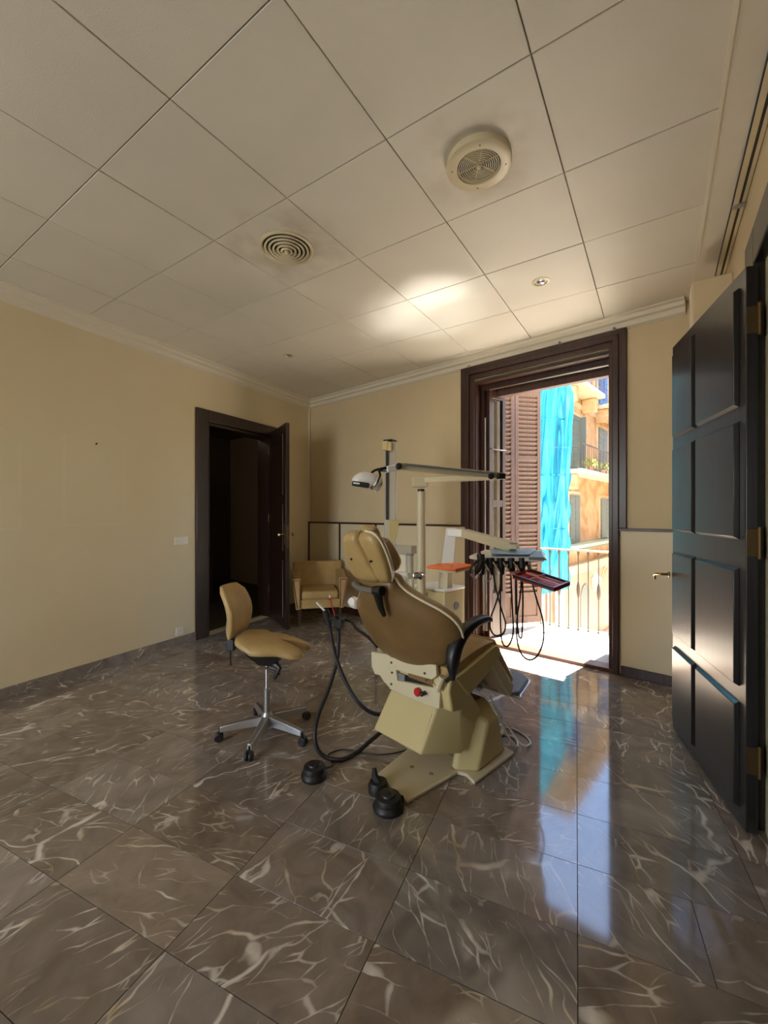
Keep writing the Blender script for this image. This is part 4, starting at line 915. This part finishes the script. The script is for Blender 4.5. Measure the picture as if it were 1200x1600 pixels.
MB().bar(P3(826, 876, 2.55), P3(828, 892, 2.5), .02, .02, (0, 1, 0)).build('tray_hanger', M['grey'], rt_)

# ------------------------------------------------------------------ operating lamp on its pole
Zl = 3.08
lp_ = thing('operating_lamp', 'dental operating lamp with chrome reflector on a cream folding arm and pole', 'lamp', at(658, 925, Zl))
def Q(u, v, Z=Zl): return at(u, v, Z) - at(658, 925, Zl)
MB().tube([Q(658, 926), Q(658, 768)], .033, 18).build('pole', M['creamw'], lp_)
MB().tube([Q(658, 769), Q(658, 764)], .026, 18).build('pole_collar', M['black'], lp_)
MB().bar(Q(644, 754), Q(668, 754), .07, .072).build('elbow', M['creamw'], lp_, bevel=.01)
MB().bar(Q(662, 751), Q(784, 744, Zl - .45), .045, .040).build('lower_arm', M['creamw'], lp_, bevel=.006)
MB().bar(Q(622, 728, Zl - .75), Q(783, 744, Zl - .50), .040, .042).build('upper_arm', M['creamw'], lp_, bevel=.006)
MB().bar(Q(630, 726, Zl - .76), Q(776, 741, Zl - .52), .043, .010).build('arm_groove', M['grey'], lp_)
for (u, v, Z) in ((623, 728.5, Zl - .75), (767, 744, Zl - .53)):
    MB().lathe([(.019, 0), (.019, .006), (.012, .009), (.001, .009)], 18, Q(u, v, Z - .025), Q(600, v, 0) - Q(600, v, 1)).build('joint_cap', M['black'], lp_)
MB().bar(Q(775, 744, Zl - .53), Q(786, 744.5, Zl - .5), .046, .036).build('end_cap', M['black'], lp_, bevel=.003)
MB().bar(Q(621, 730, Zl - .75), Q(603, 734, Zl - .78), .034, .036).build('lamp_knuckle', M['white'], lp_, bevel=.006)
MB().bar(Q(604, 731, Zl - .78), Q(591, 734, Zl - .80), .022, .018).build('grip', M['black'], lp_, bevel=.004)
MB().tube([Q(592, 733, Zl - .80), Q(584, 736, Zl - .81), Q(574, 745, Zl - .83), Q(567, 751, Zl - .84)], .007, 8, smooth=4).build('yoke', M['black'], lp_)
MB().tube([Q(592, 735, Zl - .80), Q(594, 742, Zl - .78), Q(591, 748, Zl - .78), Q(575, 749, Zl - .82)], .007, 8, smooth=4).build('yoke', M['black'], lp_)
MB().tube([Q(592, 736, Zl - .8), Q(605, 736, Zl - .78), Q(617, 734, Zl - .76)], .003, 6, smooth=3).build('cable', M['black'], lp_)
rs = []
for i, (u, hw, v0, v1) in enumerate(((550, .03, 748, 758), (553, .055, 744, 760), (560, .07, 739, 762), (570, .075, 736.5, 764), (580, .075, 738, 766), (588, .065, 742, 766.5), (594, .05, 748, 766), (596, .03, 752, 763))):
    Z0 = Zl - .83 + .006 * i; r = []
    for k in range(16):
        a = 2 * PI * k / 16; vv = (v0 + v1) / 2 - (v1 - v0) / 2 * math.sin(a); r.append(Q(u, vv, Z0 + hw * math.cos(a)))
    rs.append(r)
MB().loft(rs).build('lamp_head', M['white'], lp_, smooth=60)
MB().bar(Q(550, 755, Zl - .91), Q(577, 759, Zl - .91), .03, .026).build('lamp_handle', M['black'], lp_, bevel=.006)
MB().bar(Q(552, 754.5, Zl - .928), Q(562, 755.8, Zl - .928), .006, .008).build('label_strip', M['white'], lp_)
MB().tube([Q(592, 744, Zl - .89), Q(588, 755, Zl - .90), Q(580, 764, Zl - .89)], .010, 10, smooth=4).build('reflector_rim', M['chrome'], lp_)
MB().tube([Q(596, 748, Zl - .87), Q(595, 758, Zl - .88), Q(588, 767, Zl - .87)], .007, 10, smooth=4).build('reflector_rim', M['chrome'], lp_)

M['greige'] = mat('greige_metal', (.46, .41, .32), .4, var=.03)
# x-ray arm column behind
Zx = 3.55
xr = thing('xray_stand', 'tall grey slotted column of a dental device standing left of the lamp pole', 'dental device', at(609, 925, Zx))
def X(u, v, Z=Zx): return at(u, v, Z) - at(609, 925, Zx)
MB().hexa([X(600, 1010, Zx - .03), X(619, 1010, Zx - .05), X(620, 1010, Zx + .06), X(602, 1010, Zx + .08), X(600, 690, Zx - .03), X(619, 690, Zx - .05), X(620, 690, Zx + .06), X(602, 690, Zx + .08)]).build('column', M['greige'], xr, bevel=.006)
MB().box(-.08, .08, -.08, .08, -.0, .18).build('floor_foot', M['greige'], xr, bevel=.008).location = (0, 0, -at(609, 925, Zx).z)
MB().bar(X(604.5, 700, Zx - .055), X(604.5, 812, Zx - .055), .016, .012, (0, 1, 0)).build('slot', M['black'], xr)
MB().bar(X(604, 690, Zx - .08), X(604, 704, Zx - .08), .055, .07, (0, 1, 0)).build('top_cap', M['cream'], xr, bevel=.006)
MB().box(-.04, .045, -.04, .045, 0, .01).build('lid', M['black'], xr).location = X(609, 689.5, Zx + .02)
cg = MB(); cg.loft([[X(606, 813, Zx - .14), X(624, 813, Zx - .14), X(624, 813, Zx), X(606, 813, Zx)], [X(607, 832, Zx - .14), X(621, 832, Zx - .14), X(621, 832, Zx), X(607, 832, Zx)], [X(608, 846, Zx - .13), X(619, 846, Zx - .13), X(619, 846, Zx), X(608, 846, Zx)]])
cg.build('carriage', M['cream'], xr, bevel=.006)
MB().bar(X(611, 857, Zx - .15), X(647, 859, Zx - .40), .06, .062).build('bracket_arm', M['greige'], xr, bevel=.005)
MB().tube([X(641, 864, Zx - .38), X(641, 929, Zx - .38)], .026, 16).build('drop_post', M['greige'], xr)
MB().tube([X(641, 864, Zx - .38), X(641, 868, Zx - .38)], .030, 16).build('post_collar', M['grey'], xr)

# cuspidor on the low box
cu = thing('cuspidor', 'white rinsing bowl with chrome valves between the headrest and the lamp pole', 'basin', at(628, 900, 3.3))
def K(u, v, Z=3.3): return at(u, v, Z) - at(628, 900, 3.3)
MB().lathe([(.03, -.05), (.075, -.03), (.095, .0), (.098, .012), (.090, .012), (.07, -.01), (.001, -.02)], 28).build('bowl', M['white'], cu)
MB().bar(K(624, 866), K(624, 893), .13, .02, (0, 1, 0)).build('back_panel', M['piping'], cu, bevel=.006)
MB().lathe([(.04, 0), (.045, .01), (.03, .02), (.001, .02)], 20, K(613, 879), (-1, .1, 0)).build('disc', M['black'], cu)
MB().tube([K(623, 925), K(623, 907)], .05, 18).build('jar', M['darkglass'], cu)
MB().tube([K(633, 925), K(633, 908)], .012, 10).build('post', M['chrome'], cu)
MB().bar(K(640, 900, 3.15), K(650, 900, 3.1), .045, .05).build('valve_block', M['chrome'], cu, bevel=.006)
for (u, v) in ((653, 896), (654, 903), (660, 898)): MB().tube([K(650, v, 3.08), K(u + 3, v, 3.02)], .012, 10).build('valve', M['chrome'], cu)
MB().tube([K(643, 905, 3.1), K(643, 927, 3.1)], .02, 12).build('valve_post', M['creamw'], cu)

# ------------------------------------------------------------------ suction hoses left of the chair
sh = thing('suction_holder', 'black suction handpiece holder with white and red tips left of the chair back', 'holder', at(520, 960, 2.5))
def S(u, v, Z=2.5): return at(u, v, Z) - at(520, 960, 2.5)
MB().tube([S(508, 953), S(513, 968), S(516, 980)], [.020, .018, .013], 10, smooth=2).build('handpiece', M['black'], sh)
MB().tube([S(523, 962, 2.48), S(527, 972, 2.48), S(529, 984, 2.48)], [.022, .022, .014], 10, smooth=2).build('handpiece', M['black'], sh)
MB().bar(S(510, 966), S(540, 968), .03, .022).build('holder_bar', M['black'], sh, bevel=.004)
MB().box(-.03, .03, -.02, .02, -.035, .02).build('holder_block', M['black'], sh, bevel=.006).location = S(530, 972, 2.47)
MB().tube([S(509, 956, 2.49), S(494.5, 941, 2.49)], .0065, 10).build('white_tip', M['white'], sh)
MB().tube([S(523, 962, 2.47), S(517, 940, 2.47), S(515, 931, 2.47)], .0035, 8).build('red_tip', M['red'], sh)
MB().tube([S(519, 938, 2.465), S(512, 936, 2.465)], .0035, 8).build('red_tip_fork', M['red'], sh)
MB().tube([S(515.5, 934, 2.47), S(515, 930, 2.47)], .005, 8).build('tip_end', M['white'], sh)
MB().tube([S(540, 968, 2.5), S(550, 972, 2.5), S(558, 983, 2.45), S(575, 995, 2.35), S(590, 1010, 2.25)], .010, 8, smooth=4).build('swing_arm', M['black'], sh)
h1 = [(515, 978, 2.5), (520, 1005, 2.48), (526, 1030, 2.45), (540, 1065, 2.40), (558, 1095, 2.34), (578, 1112, 2.33), (598, 1116, 2.36), (618, 1108, 2.40)]
MB().tube([S(*q) for q in h1], .0115, 10, smooth=5).build('suction_hose', M['rubber'], sh)
h2 = [(529, 982, 2.48), (529, 1005, 2.47), (526, 1035, 2.45), (514, 1075, 2.38), (498, 1115, 2.30), (492, 1145, 2.24), (496, 1170, 2.22), (511, 1184, 2.215), (533, 1187, 2.20), (556, 1177, 2.25), (575, 1161, 2.30), (594, 1145, 2.35), (614, 1126, 2.38)]
MB().tube([S(*q) for q in h2], .0115, 10, smooth=5).build('suction_hose', M['rubber'], sh)

# foot controls
def pedal(p, r, label, extra):
    t = thing('foot_control', label, 'foot control', (p.x, p.y, 0), 0)
    MB().lathe([(r * .98, 0), (r, .012), (r * .97, .022), (r * .86, .030), (r * .86, .045), (r * .80, .056), (r * .45, .063), (r * .05, .064)], 36).build('dome', M['rubber'], t)
    MB().lathe([(r * 1.0, .006), (r * 1.03, .010), (r * 1.03, .016), (r * .99, .020)], 36).build('ring', M['black'], t)
    MB().lathe([(r * .5, .062), (r * .45, .068), (r * .05, .070)], 24).build('cap', M['black'], t)
    return t
p1 = floor_at(491, 1214); t1 = pedal(p1, .064, 'round black foot control on the floor between stool and chair', False)
MB().tube([(.015, .05, .02), (.02, .12, .006)] + [tuple(floor_at(u, v, .006) - Vector((p1.x, p1.y, 0))) for u, v in ((512, 1180), (530, 1172), (548, 1172), (565, 1176), (590, 1179), (620, 1176), (655, 1165))], .0035, 6, smooth=4).build('cable', M['rubber'], t1)
p2 = floor_at(607, 1263); t2 = pedal(p2, .068, 'round black foot control with lever at the end of the chair base plate', True)
lv = MB(); q1 = floor_at(591, 1236) - Vector((p2.x, p2.y, 0))
lv.lathe([(.046, 0), (.048, .03), (.040, .048), (.001, .052)], 20, q1); lv.tube([q1 + Vector((0, 0, .04)), q1 + Vector((-.02, .0, .065)), q1 + Vector((-.03, .01, .095))], [.022, .016, .010], 10); lv.build('lever_pod', M['rubber'], t2)
lv = MB(); q2 = floor_at(630, 1258) - Vector((p2.x, p2.y, 0)); lv.tube([(.0, 0, .03), q2 + Vector((0, 0, .028))], [.045, .014], 10); lv.build('side_pod', M['rubber'], t2)

# ------------------------------------------------------------------ outside: netted scaffold, ochre facade, street
NZ = 12.0
nroot = thing('scaffold_netting', 'bright cyan debris netting hanging over the building across the street', 'netting', at(820, 800, NZ))
def netz(u, v): return NZ + .18 * math.sin(u * .11) + .12 * math.sin(u * .31 + v * .02) + .25 * math.sin(v * .013 + u * .02)
NU, NV = 90, 150
def nedge(v):     # right edge of the net in the photograph
    if v < 620: return 897 - (620 - v) * .22 - (max(0, 560 - v) * .28)
    return 897 - min(7, (v - 620) * .05) + 2.2 * math.sin(v * .12) * (1 if v > 740 else .3)
vs_, fs_ = [], []
for j in range(NV + 1):
    for i in range(NU + 1):
        fu = i / NU; vb = 956 - 36 * fu ** 1.2; v = 430 + (vb - 430) * j / NV
        u = 690 + (nedge(v) - 690) * fu; Z = netz(u, v)
        slope = max(0, (612 - (1 - fu) * 55) - v); Z += slope * .012
        p = at(u, v, Z) - at(820, 800, NZ); vs_.append(p)
for j in range(NV):
    for i in range(NU): a = j * (NU + 1) + i; fs_.append((a, a + 1, a + NU + 2, a + NU + 1))
mb = MB(); mb.add(vs_, fs_); no_ = mb.build('net_sheet', M['net'], nroot, smooth=180)
for v_ in (655, 742, 826): MB().tube([at(u, v_ + (v_ - 801) * .0 , netz(u, v_) - .05) - at(820, 800, NZ) for u in range(700, 888, 8)], .02, 6).build('net_seam', M['net'], nroot)
for uu in (760, 800, 840, 875):
    MB().tube([at(uu, 1010, NZ + .8) - at(820, 800, NZ), at(uu, 520, NZ + .8) - at(820, 800, NZ)], .035, 8).build('scaffold_pole', M['iron'], nroot)
for vv in (600, 700, 800, 900):
    MB().tube([at(700, vv, NZ + .8) - at(820, 800, NZ), at(890, vv, NZ + .8) - at(820, 800, NZ)], .03, 8).build('scaffold_tube', M['iron'], nroot)
# building behind the net
nb = thing('scaffolded_building', 'pink and ochre rendered building under the cyan netting across the street', 'building', at(790, 1000, 13.5))
def B_(u, v, Z): return at(u, v, Z) - at(790, 1000, 13.5)
MB().loft([[B_(640, 1040, 13.5), B_(888, 1040, 13.5), B_(880, 1040, 14.6), B_(640, 1040, 14.6)], [B_(640, 500, 13.5), B_(888, 500, 13.5), B_(880, 500, 14.6), B_(640, 500, 14.6)]]).build('wall', M['ochre'], nb)
MB().loft([[B_(640, 1040, 13.4), B_(866, 1040, 13.4), B_(866, 1040, 13.5), B_(640, 1040, 13.5)], [B_(640, 905, 13.4), B_(866, 905, 13.4), B_(866, 905, 13.5), B_(640, 905, 13.5)]]).build('plinth', M['pinkwall'], nb)
for u in (849, 858, 870, 880): MB().bar(B_(u, 1040, 13.3), B_(u, 915, 13.3), .09, .09, (0, 1, 0)).build('pilaster', M['stone'], nb)
for (u, v) in ((800, 640), (860, 640), (800, 740), (860, 740), (860, 840)):
    w_ = MB().loft([[B_(u - 10, v + 45, 13.42), B_(u + 10, v + 45, 13.42), B_(u + 10, v + 45, 13.5), B_(u - 10, v + 45, 13.5)], [B_(u - 10, v - 25, 13.42), B_(u + 10, v - 25, 13.42), B_(u + 10, v - 25, 13.5), B_(u - 10, v - 25, 13.5)]]).build('window', M['greyshut'], nb)

# ochre facade running away to the right
FAa = math.radians(9.5); FD = Vector((math.sin(FAa), math.cos(FAa), 0)); FN = Vector((math.cos(FAa), -math.sin(FAa), 0)); P0 = -6 * FN
fb = thing('ochre_building', 'ochre stone townhouse with balconies and shutters seen past the netting', 'building', P0, math.atan2(FD.y, FD.x))
# local x along the facade, local -y towards the street (us)
def fbx(nm, x0, x1, y0, y1, z0, z1, m, par=None, bev=0): return MB().box(x0, x1, y0, y1, z0, z1).build(nm, M[m], par or fb, bevel=bev)
fbx('wall', 16.2, 34, 0, 4, -.9, 9.9, 'ochre')
fbx('ground_floor_wall', 16.2, 34, -.05, 4, -4.4, -.9, 'pinkwall')
fbx('ledge', 16.2, 34, -.28, 0, -.98, -.80, 'stone', None, .03)
fbx('ledge_band', 16.2, 34, -.12, 0, -1.25, -.98, 'stone', None, .02)
fbx('canopy', 16.2, 34, -.6, -.02, -.06, .05, 'canopy')
fbx('canopy_band', 16.2, 34, -.5, -.02, -.16, -.06, 'greyshut')
fbx('roof_cornice', 16.1, 34, -.5, 0, 9.7, 9.95, 'stone', None, .04)
fbx('roof', 16.1, 34, -.55, 4.2, 9.95, 10.1, 'pinkwall')
def fwin(x0, x1, z0, z1, m, slats=8):
    w_ = fbx('window', x0 - .12, x1 + .12, -.06, .02, z0 - .02, z1 + .14, 'stone')
    mid = (x0 + x1) / 2
    fbx('pane', x0, x1, -.075, -.05, z0, z1, 'winglass', w_)
    for a, b_ in ((x0, mid - .03), (mid + .03, x1)):
        fbx('shutter', a, b_, -.10, -.07, z0, z1, m, w_)
    bars = MB()
    for i in range(slats): bars.box(x0 + .04, x1 - .04, -.115, -.10, z0 + (i + .3) * (z1 - z0) / slats, z0 + (i + .55) * (z1 - z0) / slats)
    bars.build('shutter_rail', M[m], w_)
fwin(21.24, 22.6, 6.45, 8.6, 'blueshut'); fwin(17.2, 18.5, 6.45, 8.6, 'blueshut')
fwin(21.24, 22.6, 3.1, 5.35, 'greyshut'); fwin(17.0, 18.5, 3.1, 5.35, 'greyshut')
fwin(21.6, 23.3, .1, 2.0, 'greyshut'); fwin(17.4, 18.55, .1, 2.05, 'greyshut')
fbx('open_shutter', 18.62, 18.68, -.30, -.06, 3.1, 5.35, 'greyshut')
def fbal(x0, x1, z, nm):
    sl_ = fbx('balcony_slab', x0, x1, -.85, 0, z - .16, z, 'stone', None, .03)
    fbx('balcony_corbel', x0 + .15, x0 + .45, -.6, 0, z - .75, z - .16, 'ochre', sl_, .06); fbx('balcony_corbel', x1 - .45, x1 - .15, -.6, 0, z - .75, z - .16, 'ochre', sl_, .06)
    fbx('top_rail', x0, x1, -.84, -.80, z + .93, z + .97, 'blackiron', sl_); fbx('top_rail', x1 - .04, x1, -.84, 0, z + .93, z + .97, 'blackiron', sl_)
    bb = MB(); n = int((x1 - x0) / .24)
    for i in range(n + 1): bb.box(x0 + i * .24, x0 + i * .24 + .014, -.827, -.813, z, z + .93)
    for i in range(5): bb.box(x1 - .03, x1 - .016, -.83 + i * .17, -.816 + i * .17, z, z + .93)
    stuff(bb.build('balusters', M['blackiron'], sl_))
fbal(16.4, 19.4, 6.35, 'a'); fbal(20.7, 23.3, 6.25, 'b'); fbal(16.4, 23.8, 2.98, 'c')
fbx('string_course', 16.2, 34, -.06, 0, 5.75, 5.95, 'stone')
# arched doorway on the ground floor
ar_ = MB(); pts = [(21.8, -4.4)] + [(22.6 - .8 * math.cos(PI * i / 12), -2.2 + .8 * math.sin(PI * i / 12)) for i in range(13)] + [(23.4, -4.4)]
ar_.prism(pts, lambda x, z, y: (x, y, z), -.10, -.02); ar_.build('arched_door', M['pinkwall'], fb)
pts2 = [(21.65, -4.4)] + [(22.6 - .95 * math.cos(PI * i / 12), -2.2 + .95 * math.sin(PI * i / 12)) for i in range(13)] + [(23.55, -4.4)]
ar_ = MB(); ar_.prism(pts2, lambda x, z, y: (x, y, z), -.08, -.02); ar_.build('arch_surround', M['stone'], fb)
pts3 = [(18.7, -4.4)] + [(19.3 - .6 * math.cos(PI * i / 12), -2.4 + .6 * math.sin(PI * i / 12)) for i in range(13)] + [(19.9, -4.4)]
ar_ = MB(); ar_.prism(pts3, lambda x, z, y: (x, y, z), -.08, -.02); ar_.build('arched_opening', M['greyshut'], fb)
# plants on the middle balcony
def bush(x, y, z, r, label, m, n=70):
    t = thing('balcony_plant', label, 'plant', P0 + FD * x + FN * (-y) + Vector((0, 0, z)))
    mb = MB()
    for i in range(n):
        a = random.uniform(0, 2 * PI); e = random.uniform(-.4, 1.3); rr = r * random.uniform(.5, 1); c = Vector((rr * math.cos(a) * math.cos(e), rr * math.sin(a) * math.cos(e), .25 + rr * math.sin(e)))
        d = Vector((random.uniform(-1, 1), random.uniform(-1, 1), random.uniform(-.3, 1))).normalized(); s = d.orthogonal().normalized() * .03
        mb.add([c, c + d * .07 + s, c + d * .15, c + d * .07 - s], [(0, 1, 2, 3)])
    stuff(mb.build('foliage', M[m], t, smooth=0)); MB().lathe([(.08, 0), (.11, .18), (.12, .2), (.09, .2), (.01, .16)], 14).build('pot', M['pinkwall'], t)
bush(18.05, -.65, 2.98, .30, 'tall yellow flowering plant on the middle balcony across the street', 'plant', 110)
bush(19.9, -.65, 2.98, .25, 'low yellow-green plant in the centre of the middle balcony across the street', 'plant', 70)
bush(22.5, -.65, 2.98, .35, 'dark leafy plant at the right end of the balcony across the street', 'plantdk', 110)
# lantern
ln = thing('wall_lantern', 'ornate pale wall lantern hanging over the street by the archway', 'lantern', P0 + FD * 18.6 + FN * .7 + Vector((0, 0, -1.5)))
MB().lathe([(.05, -.45), (.16, -.32), (.20, .05), (.22, .08), (.12, .22), (.03, .32), (.01, .36)], 8).build('lantern_body', M['stone'], ln, smooth=0)
MB().tube([(0, 0, .3), (-.2, 0, .42), (-.7, .1, .38)], .03, 8, smooth=4).build('bracket', M['stone'], ln)
# buildings closing the street further right, out of this view
sw = struct(MB().box(2.2, 16, 16, 30, -4.4, 9.0).build('wall_street', M['ochre'], smooth=0))
for x in (4, 7, 10, 13):
    for z in (-3.2, .1, 3.2, 6.3):
        q_ = MB().box(x - .7, x + .7, 15.93, 16, z, z + 2.0).build('window', M['stone'], sw)
        for a_ in (-.6, .03): MB().box(x + a_, x + a_ + .57, 15.88, 15.94, z + .1, z + 1.9).build('shutter', M['greyshut'], q_)
# street
struct(MB().box(-40, 40, 5.0, 60, -4.6, -4.4).build('ground', M['street'], smooth=0))
# roof and floors of our own building around the room
struct(MB().prism(plan(.3), lambda x, y, z: (x, y, z), 3.3, 3.5).build('trim_roof_slab', M['outwall'], smooth=0))
struct(MB().box(-.6, 3.6, .1, 3.0, 3.3, 3.4, lb).build('trim_hall_roof', M['outwall'], smooth=0))
